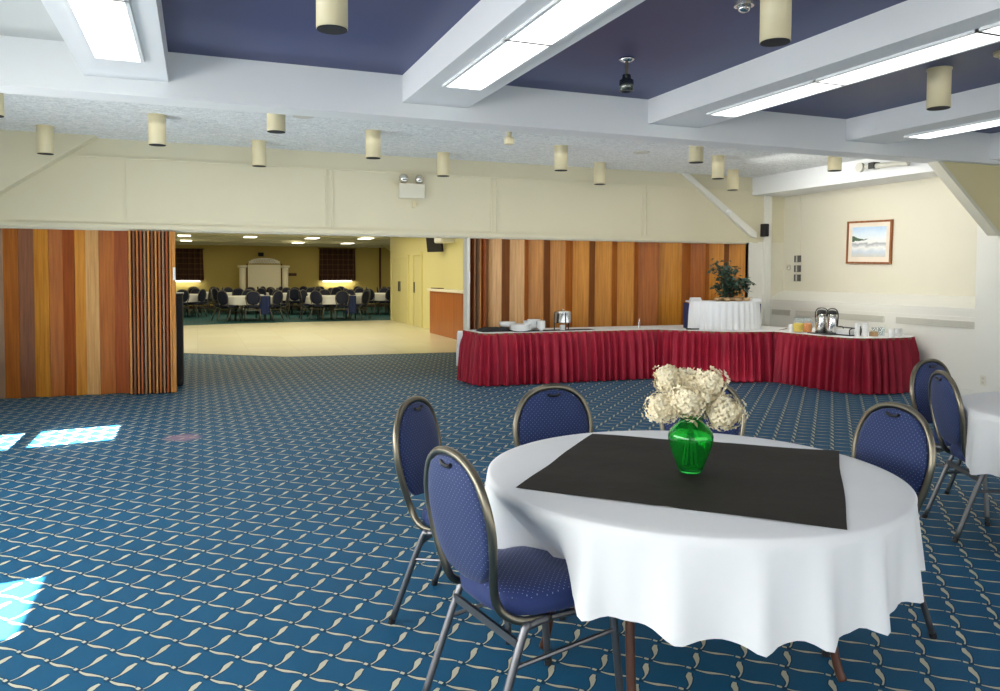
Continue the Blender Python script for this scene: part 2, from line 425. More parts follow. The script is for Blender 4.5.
# far hall shell
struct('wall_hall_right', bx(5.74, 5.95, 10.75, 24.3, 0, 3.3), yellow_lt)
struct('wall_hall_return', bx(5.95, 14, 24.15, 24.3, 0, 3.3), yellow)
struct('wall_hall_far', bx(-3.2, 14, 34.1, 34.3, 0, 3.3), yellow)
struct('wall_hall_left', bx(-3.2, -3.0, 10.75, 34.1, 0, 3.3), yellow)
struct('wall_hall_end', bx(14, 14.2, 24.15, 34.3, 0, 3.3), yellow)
struct('ceiling_hall', bx(-3.2, 14.2, 10.75, 34.3, 2.84, 2.95), plain('hall_ceiling', (.50, .45, .27), .6))
for k, y in enumerate((17.5, 20.3, 23.1, 25.9, 28.7, 31.5)):
    struct('beam_hall', bx(-3.0, 14.0 if y > 24.5 else 5.74, y-.15, y+.15, 2.66, 2.85), plain('hall_beam_%d' % k, (.80, .77, .58), .6) if k == 0 else MATS['hall_beam_0'])
struct('beam_hall_edge', bx(-3.0, 14, 33.8, 34.1, 2.62, 2.85), MATS['hall_beam_0'])
struct('baseboard_hall', bx(-3, 14, 34.07, 34.1, 0, .12), brown_leg)
far_l = [(-.36, 22.4, 'left'), (-.36, 26.5, 'left'), (-.36, 30.6, 'left'), (1.62, 22.4, 'second from left'), (1.62, 26.5, 'second from left'), (3.6, 22.4, 'centre right'), (3.6, 26.5, 'centre right'), (3.65, 30.8, 'centre right'), (5.3, 26.0, 'right'), (5.5, 30.5, 'right')]
rowname = {22: 'in the nearest row', 26: 'in the middle row', 30: 'in the farthest row'}
for x, y, nm in far_l:
    light_panel(x-.19, x+.19, y-.45, y+.45, 2.655, 'glowing square ceiling light in the far hall, %s, %s column' % (rowname[int(y)], nm), tube_far, frame=False)

# ------------------------------------------------------------------ folding partitions
def partition(name, label, edges, y0, z1, mats, depth):
    """edges: fold x positions; alternates between front and back line"""
    t = thing(name, label, 'partition', ((edges[0]+edges[-1])/2, y0, 0))
    cx = (edges[0]+edges[-1])/2
    for k in range(len(edges)-1):
        xa, xb = edges[k]-cx, edges[k+1]-cx
        ya, yb = (0, depth[k]) if k % 2 == 0 else (depth[k], 0)
        d = Vector((xb-xa, yb-ya)).normalized(); nx, ny = d.y*.011, -d.x*.011
        bm = prism(B(), [(xa-nx, ya-ny), (xb-nx, yb-ny), (xb+nx, yb+ny), (xa+nx, ya+ny)], .015, z1)
        o = obj('panel', bm, mats[k], t, bevel=.003)
    return t, cx
# left, nearly stretched flat, with a tight stack at its leading edge
ed = [-3.0, -2.80, -2.60, -2.40, -2.25, -2.10, -1.94, -1.79, -1.63, -1.49, -1.36, -1.25, -1.10, -.94, -.78]
mt = [W[i] for i in (6, 1, 6, 1, 6, 1, 2, 4, 1, 5, 4, 3, 1, 5)]
tL, cx = partition('folding_partition', 'wood-veneered accordion folding partition on the left side of the opening', ed, 10.47, 2.0, mt, [.05]*14)
xs = -.78
for k in range(12):
    x = xs+k*.041-cx
    m = W[(0, 2, 1, 5, 6, 0, 2, 0, 1, 6, 5, 0)[k]]
    bm = prism(B(), [(x, -.02), (x+.016, -.12), (x+.034, -.12), (x+.041, -.02), (x+.03, .1), (x+.01, .1)], .015, 2.0)
    obj('panel', bm, m, tL)
    bm = bx(x+.034, x+.041, -.095, .05, .02, 1.99); obj('fold_gap', bm, W[2], tL)
obj('lead_post', bx(xs+.49-cx, xs+.53-cx, -.13, .10, .015, 2.0), W[0], tL, bevel=.004)
hd = obj('handle', bx(xs+.505-cx, xs+.535-cx, -.16, -.13, 1.40, 1.56), white_pl, tL, bevel=.006)
# right, standing in deep folds
ed = [3.615, 3.68, 3.70, 3.755, 3.79, 3.83, 3.86, 3.95]
X = 3.95
for wd in (.20, .20, .23, .13, .24, .19, .24, .21, .27, .19, .28, .19, .28, .17, .36, .08, .44, .30, .24, .19, .25, .22, .30, .22):
    X += wd*.832; ed.append(X)
n = len(ed)-1
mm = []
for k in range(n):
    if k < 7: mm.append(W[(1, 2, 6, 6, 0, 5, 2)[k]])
    elif k % 2: mm.append(W[(3, 3, 0, 0, 4, 4, 4, 1, 4, 1, 4, 4)[(k-7)//2 % 12]])  # lighter wood on left-facing folds, darker on the rest: side light in colour
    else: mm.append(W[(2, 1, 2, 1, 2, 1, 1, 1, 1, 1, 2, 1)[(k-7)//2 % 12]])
dp = []
for k in range(n):
    dp.append(.12)
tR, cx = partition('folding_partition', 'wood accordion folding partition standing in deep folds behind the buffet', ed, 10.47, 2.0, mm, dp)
obj('lead_post', bx(3.57-cx, 3.61-cx, -.06, .12, .015, 2.0), paint_lt, tR, bevel=.004)
obj('handle', bx(3.575-cx, 3.60-cx, -.10, -.06, 1.35, 1.52), white_pl, tR, bevel=.006)
struct('trim_6', bx(XL, 8.5, 10.44, 10.62, 2.0, 2.035), paint)

# ------------------------------------------------------------------ things on the near walls and ceiling
def spot(x, y, label, z1=CZ, h=.305, r=.083):
    t = thing('ceiling_spotlight', label, 'light', (x, y, z1))
    obj('housing', lathe(B(), [(r*.96, 0), (r, -.02), (r, -.30*h/.305), (r*.90, -.30*h/.305), (r*.88, -h+.03)], 28, cap0=True, cap1=True), spot_m, t, smooth=False)
    for f_ in t.children[0].data.polygons: f_.use_smooth = abs(f_.normal.z) < .5
    obj('baffle', lathe(B(), [(r*.965, -h+.004), (r*.965, -h+.0)], 24), black_m, t)
    obj('canopy', lathe(B(), [(r*1.08, 0), (r*1.08, -.012)], 24), spot_m, t)
for x, y, l in ((-1.53, 9.76, 'over the left brace, at the left end of the far row'), (-.36, 8.64, 'cream cylinder above the edge of the left partition, second row'), (.715, 9.86, 'in the far row, second from the left'),
                (1.855, 8.67, 'near the exit light, just to its left'), (3.05, 9.89, 'right of the exit light in the far row'), (4.24, 8.78, 'in the middle of the stucco ceiling, right of the small sprinkler'),
                (5.40, 9.9, 'in the far row above the right partition'), (6.54, 8.70, 'left one of the close pair above the plant'), (7.62, 9.77, 'right one of the close pair above the plant'),
                (.69, 7.41, 'top hidden behind the cross beam, above the opening'), (5.37, 7.55, 'top hidden behind the cross beam, above the right partition'), (7.36, 7.48, 'in front of the white bulkhead, left of the bulkhead projector'),
                (-1.56, 7.55, 'cut off by the left edge of the photo'), (.68, 4.20, 'large one against the navy ceiling, top centre left'), (3.0, 3.50, 'large one against the navy ceiling, top right'), (5.34, 4.39, 'against the navy ceiling near the right edge')):
    spot(x, y, 'cream cylindrical ceiling spotlight '+l if not l.startswith('cream') else l.replace('cream cylinder', 'cream cylindrical ceiling spotlight'))
# pendant sprinkler with guard on the navy ceiling
t = thing('pendant_sprinkler', 'dark metal pendant sprinkler fixture hanging from the navy ceiling', 'sprinkler', (2.97, 5.05, CZ))
obj('ceiling_plate', lathe(B(), [(.055, 0), (.06, -.012), (.02, -.03)], 20), steel, t, smooth=True)
obj('stem', tube(B(), [(0, 0, -.02), (0, 0, -.16)], .014, 10), bronze, t)
obj('head', lathe(B(), [(.03, -.12), (.034, -.15), (.052, -.16), (.055, -.235), (.035, -.245), (.028, -.21)], 20), plain('dark_nickel', (.12, .13, .12), .25, .9), t, smooth=True)
def detector(x, y, label, r=.06, m=steel, name='smoke_detector'):
    t = thing(name, label, 'detector', (x, y, CZ))
    obj('base', lathe(B(), [(r, 0), (r*.95, -.02)], 24), m, t)
    obj('head', lathe(B(), [(r*.7, -.02), (r*.55, -.045), (r*.3, -.055)], 20), m, t, smooth=True)
detector(3.0, 3.77, 'small silver smoke detector on the navy ceiling at the top of the photo')
detector(5.38, 3.88, 'cream round detector on the navy ceiling at the right edge', .09, spot_m)
t = thing('ceiling_sprinkler', 'small stubby sprinkler on the stucco ceiling above the exit light', 'sprinkler', (3.27, 8.1, CZ))
obj('stem', tube(B(), [(0, 0, 0), (0, 0, -.07)], .028, 10), spot_m, t)
obj('head', lathe(B(), [(.055, -.07), (.058, -.14), (.05, -.145)], 16), spot_m, t)
o = tag(obj('ceiling_speaker', lathe(B(), [(.11, 0), (.105, -.012)], 24), vent_m), 'flat round ceiling speaker plate between the stucco ceiling spotlights', 'speaker'); o.location = (5.41, 8.8, CZ)
o = tag(obj('ceiling_speaker', lathe(B(), [(.11, 0), (.105, -.012)], 24), vent_m), 'flat round ceiling plate beside the spotlight above the opening', 'speaker'); o.location = (1.02, 8.1, CZ)
# emergency light
t = thing('emergency_light', 'cream emergency light box with two round lamp heads on the back wall', 'emergency light', (2.74, 10.40, 2.52))
obj('case', bx(-.18, .18, -.09, 0, 0, .20), paint, t, bevel=.006)
for x in (-.11, .11):
    h = obj('lamp_head', lathe(B(), [(.02, .05), (.055, .03), (.065, 0), (.055, -.012)], 20), steel, t, smooth=True)
    h.location = (x, -.05, .265); h.rotation_euler = (PI/2+.2, 0, x*3)
    obj('lens', lathe(B(), [(.05, -.014), (.03, -.016)], 18), white_pl, h)
obj('cable', tube(B(), smoothpath([(-.18, -.03, .17), (-.23, -.03, .20), (-.29, -.02, .27)]), .006, 6), spot_m, t)
obj('outlet_box', bx(.02, .07, -.03, 0, -.12, -.03), spot_m, t)
obj('plug', bx(.07, .10, -.04, -.01, -.08, -.06), spot_m, t)
# wall speaker
t = thing('wall_speaker', 'small black speaker mounted high beside the back right corner', 'speaker', (8.66, 10.26, 2.12))
obj('cabinet', bx(-.05, .025, -.06, .06, 0, .21), black_pl, t, bevel=.006)
obj('grille', bx(-.045, .02, -.068, -.06, .01, .20), black_m, t)
# switch boxes on right wall
for k, z in enumerate((1.76, 1.60, 1.45)):
    t = thing('wall_jack_box', 'dark wall socket box on the right wall, %s of the column of three' % ['top', 'middle', 'bottom'][k], 'socket', (9.16, 10.05, z))
    obj('box', bx(-.03, .01, -.06, .06, -.055, .055), plain('jack_%d' % k, (.09, .085, .075), .4) if k == 0 else MATS['jack_0'], t, bevel=.004)
    obj('cover_strip', bx(-.033, -.03, -.015, .015, -.05, .05), vent_m, t)
o = tag(obj('wall_conduit', tube(B(), [(9.155, 10.02, 1.82), (9.155, 10.02, 2.80)], .008, 6), paint), 'thin vertical cable conduit above the socket boxes', 'conduit')
o = tag(obj('volume_knob', lathe(B(), [(.05, 0), (.045, .02), (.02, .022), (.02, .005)], 20), steel), 'small round metal dial beside the socket boxes', 'dial')
o.location = (9.165, 10.26, 1.62); o.rotation_euler = (0, -PI/2, 0)
# picture
t = thing('framed_picture', 'watercolour seascape in a narrow reddish wood frame on the right wall', 'picture', (9.15, 8.61, 1.98))
t.rotation_euler = (math.radians(1.2), 0, 0)
bm = B(); w, h, fw = .405, .315, .028
box(bm, -.02, .012, -w, w, h-fw, h); box(bm, -.02, .012, -w, w, -h, -h+fw); box(bm, -.02, .012, -w, -w+fw, -h+fw, h-fw); box(bm, -.02, .012, w-fw, w, -h+fw, h-fw)
obj('frame', bm, gild, t)
obj('mat', bx(-.006, .01, -w+fw, w-fw, -h+fw, h-fw), mat_m, t)
pm, pt, pb = nt('seascape')
s = N(pt, 'ShaderNodeSeparateXYZ'); L(pt, coords(pt), s.inputs[0])
nz = N(pt, 'ShaderNodeTexNoise', _Scale=9, _Detail=5); L(pt, coords(pt), nz.inputs['Vector'])
nh = N(pt, 'ShaderNodeTexNoise', _Scale=26, _Detail=4); L(pt, coords(pt), nh.inputs['Vector'])
zz = math_(pt, 'ADD', s.outputs[2], math_(pt, 'MULTIPLY_ADD', nz.outputs[0], .10, -.05))
rp = N(pt, 'ShaderNodeValToRGB'); el = rp.color_ramp.elements
el[0].position = 0; el[0].color = (.55, .50, .40, 1); el[1].position = 1; el[1].color = (.35, .55, .78, 1)
for p_, c_ in ((.2, (.50, .58, .66, 1)), (.32, (.80, .80, .76, 1)), (.44, (.25, .28, .32, 1)), (.50, (.78, .78, .74, 1)), (.60, (.74, .78, .80, 1)), (.78, (.62, .74, .84, 1))):
    e = el.new(p_); e.color = c_
L(pt, math_(pt, 'MULTIPLY_ADD', zz, 2.2, .5), rp.inputs[0])
# dark green headland on the left of the picture (y is positive to the left)
hl = math_(pt, 'MULTIPLY', math_(pt, 'LESS_THAN', math_(pt, 'ABSOLUTE', math_(pt, 'SUBTRACT', zz, .045)), math_(pt, 'MULTIPLY', math_(pt, 'ADD', s.outputs[1], -.0), .13)), math_(pt, 'GREATER_THAN', s.outputs[1], .0))
L(pt, mixc(pt, hl, mixc(pt, math_(pt, 'MULTIPLY', nh.outputs[0], .35), rp.outputs[0], (.9, .9, .88)), (.06, .12, .07)), pb.inputs['Base Color']); pb.inputs['Roughness'].default_value = .3
obj('painting', bx(-.010, -.005, -w+.10, w-.10, -h+.10, h-.09), pm, t)
# bulkhead projector lamp
t = thing('projector_tube', 'slim grey tubular fixture fixed under the bulkhead by the beam', 'fixture', (8.42, 7.85, 2.955), 0)
bm = tube(B(), [(0, .15, 0), (0, -.52, -.03)], .035, 12); obj('tube_body', bm, vent_m, t)
obj('disc', tube(B(), [(-.015, .26, .01), (.03, .26, .01)], .065, 16), vent_m, t)
obj('clamp', bx(-.05, .06, -.02, .07, -.04, .045), black_pl, t)
obj('bracket', bx(0, .10, .07, .10, -.02, .02), black_pl, t)
# outlet on the pilaster
t = thing('wall_outlet', 'cream wall outlet low on the pilaster at the right edge', 'outlet', (8.72, 6.47, .25))
obj('plate', bx(-.006, 0, -.035, .035, -.06, .06), paint, t)
for z in (-.025, .025): obj('socket', bx(-.008, -.006, -.015, .015, z-.014, z+.014), vent_m, t)

# ------------------------------------------------------------------ chairs
def mirror(p): return [(-x, y, z) for x, y, z in p]
def make_chair(detail=True):
    t = thing('banquet_chair', '', 'chair')
    sg = 8 if detail else 5; nn = 5 if detail else 2
    half = [(0, -.305, .93), (.085, -.303, .918), (.155, -.297, .875), (.198, -.287, .80), (.212, -.275, .72), (.200, -.262, .63), (.178, -.248, .55), (.165, -.232, .49), (.172, -.205, .445), (.188, -.15, .418), (.196, -.05, .412)]
    full = mirror(half[:0:-1])+half
    obj('back_frame', tube(B(), smoothpath(full, nn), .0145, sg), bronze, t, smooth=True)
    # backrest pad
    prof = [(.918, .0), (.905, .080), (.875, .135), (.83, .168), (.78, .187), (.72, .196), (.66, .189), (.60, .170), (.56, .145), (.53, .108), (.515, .0)]
    bm = B(); K = 14 if detail else 6
    def yb(z): return -.245-.15*(z-.53)
    rows = []
    zs = [(z, w) for z, w in prof]
    for side in (1, -1):
        rows = []
        for z, w in zs:
            r = []
            for k in range(K+1):
                u = -1+2*k/K
                edge = max(0, 1-abs(u)**3); vert = max(0, min(1, (.918-z)/.06, (z-.515)/.06))
                th = .010+.018*edge*vert
                r.append(bm.verts.new((u*w, yb(z)+side*th, z)))
            rows.append(r)
        for a, b in zip(rows, rows[1:]):
            for k in range(K): bm.faces.new([a[k], a[k+1], b[k+1], b[k]])
        if side == 1: front = rows
    for a, b, c, d in zip(front, front[1:], rows, rows[1:]):
        bm.faces.new([a[0], b[0], d[0], c[0]]); bm.faces.new([a[K], c[K], d[K], b[K]])
    bmesh.ops.remove_doubles(bm, verts=bm.verts[:], dist=.0005)
    obj('backrest', bm, fab_back, t, smooth=True)
    # seat cushion (superellipse outline)
    bm = B(); K = 32 if detail else 14; rings = []
    for sc, z in ((.90, .425), (.985, .432), (1.0, .455), (.985, .478), (.93, .495), (.75, .507), (.4, .512)):
        r = []
        for k in range(K):
            a = 2*PI*k/K; cx_, sy_ = cos(a), sin(a)
            x = abs(cx_)**.6*math.copysign(1, cx_); y = abs(sy_)**.6*math.copysign(1, sy_)
            w = .215+.015*y
            yy = .01+.225*y
            zz_ = z - (.018*max(0, y)**3 if z > .44 else 0)
            r.append(bm.verts.new((x*w*sc, .01+(yy-.01)*sc, zz_)))
        rings.append(r)
    for a, b in zip(rings, rings[1:]):
        for k in range(K): bm.faces.new([a[k], a[(k+1) % K], b[(k+1) % K], b[k]])
    bm.faces.new(rings[0][::-1]); bm.faces.new(rings[-1])
    obj('seat', bm, fab_seat, t, smooth=True)
    # seat frame rails + cross rails
    bm = B()
    for s in (-1, 1): tube(bm, [(s*.196, -.14, .412), (s*.205, .18, .412)], .011, sg)
    tube(bm, [(-.2, .17, .412), (.2, .17, .412)], .011, sg)
    obj('seat_frame', bm, silver_leg, t)
    for s in (-1, 1):
        p = smoothpath([(s*.200, -.06, .412), (s*.203, -.13, .405), (s*.207, -.162, .375), (s*.220, -.295, .012)], nn)
        l = obj('leg', tube(B(), p, .0135, sg), silver_leg, t, smooth=True)
        if detail: obj('foot_cap', tube(B(), [(s*.2195, -.292, .024), (s*.2203, -.299, .001)], .0155, 8), black_pl, l)
        p = smoothpath([(s*.205, .12, .412), (s*.207, .175, .404), (s*.210, .195, .375), (s*.218, .235, .012)], nn)
        l = obj('leg', tube(B(), p, .0135, sg), silver_leg, t, smooth=True)
        if detail: obj('foot_cap', tube(B(), [(s*.2178, .234, .024), (s*.2182, .236, .001)], .0155, 8), black_pl, l)
        obj('side_stretcher', tube(B(), [(s*.212, -.198, .29), (s*.214, .203, .32)], .008, sg), silver_leg, t)
    obj('rear_stretcher', bx(-.205, .205, -.182, -.170, .345, .372), silver_leg, t)
    if detail:
        for sd in (-.322, -.276):
            obj('hand_slot', tube(B(), smoothpath([(-.034, sd, .897), (-.018, sd, .889), (.018, sd, .889), (.034, sd, .897)]), .007, 6), black_pl, t)
    return t
def chair_at(proto, bx_, by_, face, label, group, used=[]):
    """bx_,by_: ground point beneath the top of the backrest; face: heading angle of the seat direction"""
    if proto.name not in used:
        c = proto; used.append(proto.name)
    else: c = copy_tree(proto)
    rz = face-PI/2
    off = Matrix.Rotation(rz, 3, 'Z') @ Vector((0, .305, 0))
    c.location = (bx_+off.x, by_+off.y, .006 if by_ > 14 else 0); c.rotation_euler = (0, 0, rz)
    c['label'] = label; c['group'] = group
    return c
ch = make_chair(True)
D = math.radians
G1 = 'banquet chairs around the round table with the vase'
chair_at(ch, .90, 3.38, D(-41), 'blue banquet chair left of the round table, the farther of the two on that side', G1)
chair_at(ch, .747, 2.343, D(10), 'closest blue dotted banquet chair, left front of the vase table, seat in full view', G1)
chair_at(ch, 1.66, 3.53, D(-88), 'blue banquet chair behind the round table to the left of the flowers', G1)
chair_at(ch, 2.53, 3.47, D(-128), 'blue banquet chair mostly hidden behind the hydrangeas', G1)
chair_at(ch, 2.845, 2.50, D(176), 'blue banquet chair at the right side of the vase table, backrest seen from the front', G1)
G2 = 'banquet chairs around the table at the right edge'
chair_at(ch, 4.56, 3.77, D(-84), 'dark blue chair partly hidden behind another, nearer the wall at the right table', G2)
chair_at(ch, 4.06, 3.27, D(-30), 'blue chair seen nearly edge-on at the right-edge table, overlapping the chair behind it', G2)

# ------------------------------------------------------------------ round tables
def cloth(R, zt, hem, folds, amp, seed, bumps=(), segs=220, shrink=0):
    rnd = random.Random(seed); ph = [rnd.uniform(0, 2*PI) for _ in range(4)]
    bm = B(); rings = []
    tops = [R*.25, R*.5, R*.75, R*.93, R*.985]
    cvert = bm.verts.new((0, 0, zt))
    def fold(a):
        u_ = folds*a+ph[0]+.9*sin(2*a+ph[1])+.6*sin(5*a+ph[2])
        w_ = .5+.5*cos(u_+.5*sin(u_)); return 1.8*w_**1.35-.8+.12*cos((2*folds+3)*a+ph[3])
    for r in tops: rings.append([bm.verts.new((r*cos(2*PI*k/segs), r*sin(2*PI*k/segs), zt-.001*(r > R*.95))) for k in range(segs)])
    nd = 9
    for q in range(nd+1):
        tt = q/nd; ring = []
        for k in range(segs):
            a = 2*PI*k/segs
            fo = fold(a)
            hz = hem-.013*fo+.022*sin(3*a+ph[3])
            rad = R+.002+tt*.016+amp*fo*tt**.8
            for (ba, bw, bz, br) in bumps:
                da = abs((a-ba+PI) % (2*PI)-PI)
                if da < bw:
                    g = .5+.5*cos(PI*da/bw); g = min(1, g*1.6)
                    hz = hz*(1-g)+bz*g; rad += br*g*max(0, tt-.12)*1.13
            z = zt-.006-(zt-.006-hz)*tt
            ring.append(bm.verts.new((rad*cos(a), rad*sin(a), z)))
        rings.append(ring)
    for k in range(segs): bm.faces.new([cvert, rings[0][k], rings[0][(k+1) % segs]])
    for a, b in zip(rings, rings[1:]):
        for k in range(segs): bm.faces.new([a[k], b[k], b[(k+1) % segs], a[(k+1) % segs]])
    return bm
def round_table(x, y, label, group=None, leg=brown_leg, legang=0, R=.76):
    t = thing('round_table', label, 'table', (x, y, 0), legang, group)
    obj('tabletop', lathe(B(), [(R-.03, .718), (R-.02, .725), (R-.02, .742), (R-.03, .748)], 48), W[2], t)
    for s in (-1, 1):
        for q in (-1, 1):
            p = smoothpath([(s*.38, q*.22, .71), (s*.42, q*.25, .40), (s*.44, q*.30, .10), (s*.45, q*.33, .012)], 4)
            obj('leg', tube(B(), p, .016, 8), leg, t, smooth=True)
        obj('stretcher', tube(B(), [(s*.42, -.25, .36), (s*.42, .25, .36)], .012, 6), leg, t)
    return t
TX, TY = 1.73, 2.45
round_table(TX, TY, 'round banquet table in the foreground hidden under a white cloth, brown folding legs', None, brown_leg, D(2))
def ang(x, y, cx=TX, cy=TY): return math.atan2(y-cy, x-cx) % (2*PI)
o = obj('tablecloth', cloth(.762, .758, .470, 20, .024, 3, bumps=((ang(1.0, 2.385), .46, .49, -.25), (ang(1.13, 3.17), .40, .48, -.14))), white_cloth, smooth=True)
o.location = (TX, TY, 0); tag(o, 'white tablecloth hanging in folds over the foreground round table', 'tablecloth')
# black square overlay, corner-wise
bm = B(); K = 24; P4 = [Vector((1.693, 3.156)), Vector((1.023, 2.448)), Vector((1.757, 1.706)), Vector((2.499, 2.488))]
cen = Vector((TX, TY)); vs = {}
for i in range(K+1):
    for j in range(K+1):
        u, v = i/K, j/K
        p = (P4[0]*(1-u)+P4[3]*u)*(1-v)+(P4[1]*(1-u)+P4[2]*u)*v
        p = p+Vector((.004*sin(9*v+2), .004*sin(11*u+1)))
        z = .7615+.0012*sin(14*u+3*v)+.001*sin(17*v)+(.0025 if abs(u-.5) < .022 else 0)+(.002 if abs(v-.48) < .02 else 0)
        vs[i, j] = bm.verts.new((p.x-TX, p.y-TY, z))
for i in range(K):
    for j in range(K): bm.faces.new([vs[i, j], vs[i+1, j], vs[i+1, j+1], vs[i, j+1]])
o = obj('table_overlay', bm, napkin_m, smooth=True); o.location = (TX, TY, 0)
tag(o, 'black square cloth laid cornerwise across the white tablecloth', 'cloth')

T2 = (4.69, 2.69)
round_table(*T2, 'round banquet table cut by the right edge of the photo, white cloth, black legs', None, dark_leg, D(40))
o = obj('tablecloth', cloth(.775, .758, .445, 19, .022, 11, bumps=((ang(4.32, 3.12, *T2), .36, .49, -.16),)), white_cloth, smooth=True)
o.location = (*T2, 0); tag(o, 'white tablecloth over the table at the right edge', 'tablecloth')
def folded(name, label, cat, loc, rz, w, d, h, m):
    bm = B()
    for k in range(3):
        s = 1-.06*k; box(bm, -w/2*s, w/2*s, -d/2*s, d/2*s, h/3*k, h/3*(k+1)-.001)
    o = obj(name, bm, m, bevel=h*.12); tag(o, label, cat); return place(o, loc, rz)
folded('folded_napkin', 'beige folded napkin lying on the right-edge table', 'napkin', (4.28, 2.62, .762), D(20), .26, .16, .018, cream_cloth)
folded('menu_folder', 'dark blue flat folder lying on the right-edge table', 'folder', (4.62, 2.95, .762), D(-30), .30, .07, .012, navy_cloth)
t = thing('table_fork', 'silver fork at the near rim of the right-edge table', 'fork', (4.07, 2.86, .765), D(60))
obj('handle', bx(-.10, .03, -.005, .005, 0, .004), steel, t)
obj('tines', bx(.03, .09, -.011, .011, 0, .004), steel, t)

# ------------------------------------------------------------------ vase and hydrangeas
VX, VY, VZ = 1.70, 2.40, .7645
prof = [(.036, .0), (.044, .008), (.054, .035), (.069, .075), (.080, .110), (.0835, .135), (.079, .155), (.063, .173), (.047, .186), (.041, .197), (.050, .210)]
inn = [(r-.005, max(z, .012)) for r, z in prof[::-1]]
v = obj('glass_vase', lathe(B(), prof+inn, 40), gl, smooth=True); v.location = (VX, VY, VZ)
tag(v, 'green glass vase standing on the black cloth in the middle of the round table', 'vase')
def hydrangea(cx_, cy_, cz_, r, seed, label):
    rnd = random.Random(seed)
    t = thing('hydrangea', label, 'flower', (VX, VY, VZ+.02), 0, 'hydrangea blooms in the green vase')
    c = Vector((cx_, cy_, cz_))-Vector((VX, VY, VZ+.02))
    q1, q2, q3 = rnd.uniform(0, 6), rnd.uniform(0, 6), rnd.uniform(0, 6)
    def lum(v):
        v = v.normalized(); return 1+.13*sin(3.1*v.x*2+q1)+.10*sin(4.3*v.y*1.6+q2)+.10*sin(5*v.z+q3)
    bm = B(); bmesh.ops.create_icosphere(bm, subdivisions=3, radius=r*.86)
    for vv in bm.verts:
        vv.co *= lum(vv.co)*(1+rnd.uniform(-.06, .05)); vv.co.z *= .88; vv.co += c
    obj('bloom_core', bm, petal_c, t, smooth=True)
    bm = B(); nF = 190
    for k in range(nF):
        zf = 1-2*(k+.5)/nF; a = k*2.39996; rr = math.sqrt(1-zf*zf)
        nrm = Vector((rr*cos(a), rr*sin(a), zf)); nrm = (nrm+Vector((rnd.uniform(-.25, .25), rnd.uniform(-.25, .25), rnd.uniform(-.25, .25)))).normalized()
        p = Vector((rr*cos(a), rr*sin(a), zf*.9))*r*rnd.uniform(.88, 1.14)*lum(Vector((rr*cos(a), rr*sin(a), zf)))+c
        u = nrm.cross(Vector((.3, .2, 1))).normalized(); w = nrm.cross(u); rot = rnd.uniform(0, PI)
        s = rnd.uniform(.0085, .0125)
        for q in range(4):
            an = rot+q*PI/2
            d = u*cos(an)+w*sin(an); e = u*cos(an+PI/2)+w*sin(an+PI/2)
            P = [p, p+d*s*.6+e*s*.5+nrm*.002, p+d*s*1.15+nrm*.004, p+d*s*.6-e*s*.5+nrm*.002]
            bm.faces.new([bm.verts.new(x) for x in P])
    me = obj('petals', bm, petal_m, t)
    hd = Vector((c.x*.10, c.y*.10, .19))
    obj('stem', tube(B(), smoothpath([(c.x*-.25, c.y*-.25, .01), tuple(hd), tuple(c)], 5), .0035, 6), stem_m, t)
# image right ~ (.93,-.36), camera lies towards (-.58,-.81)
Rt = Vector((.931, -.364)); Tw = Vector((-.364, -.931))
def fp(r_, tw, z): return VX+Rt.x*r_+Tw.x*tw, VY+Rt.y*r_+Tw.y*tw, z
for k, (r_, tw, z, rad, l) in enumerate(((-.078, -.03, 1.108, .046, 'back left cream hydrangea bloom, tinged pink'), (-.112, .04, 1.012, .056, 'cream hydrangea bloom at the far left of the bouquet'), (-.030, .075, 1.045, .058, 'pale cream hydrangea bloom at the front centre of the bouquet'),
                       (.066, -.01, 1.090, .060, 'cream hydrangea bloom at the top right of the bouquet'), (.103, .05, 1.000, .066, 'largest cream hydrangea bloom drooping at the right of the vase'), (-.012, -.05, 1.10, .044, 'cream hydrangea bloom half hidden at the back of the bouquet'))):
    hydrangea(*fp(r_, tw, z), rad, 20+k, l)
bm = B()
rnd = random.Random(5)
for k in range(34):
    a = rnd.uniform(0, 2*PI); r0 = .035; zz = rnd.uniform(.20, .26); l = rnd.uniform(.02, .045)
    p = Vector((r0*cos(a), r0*sin(a), zz)); d = Vector((cos(a), sin(a), rnd.uniform(-.6, .4))).normalized(); e = d.cross(Vector((0, 0, 1))).normalized()*.007
    P = [p, p+d*l*.5+e, p+d*l, p+d*l*.5-e]; bm.faces.new([bm.verts.new(x) for x in P])
o = obj('dried_leaves', bm, leaf_dry); o.location = (VX, VY, VZ); tag(o, 'dry leaves poking out between the vase rim and the blooms', 'leaves')

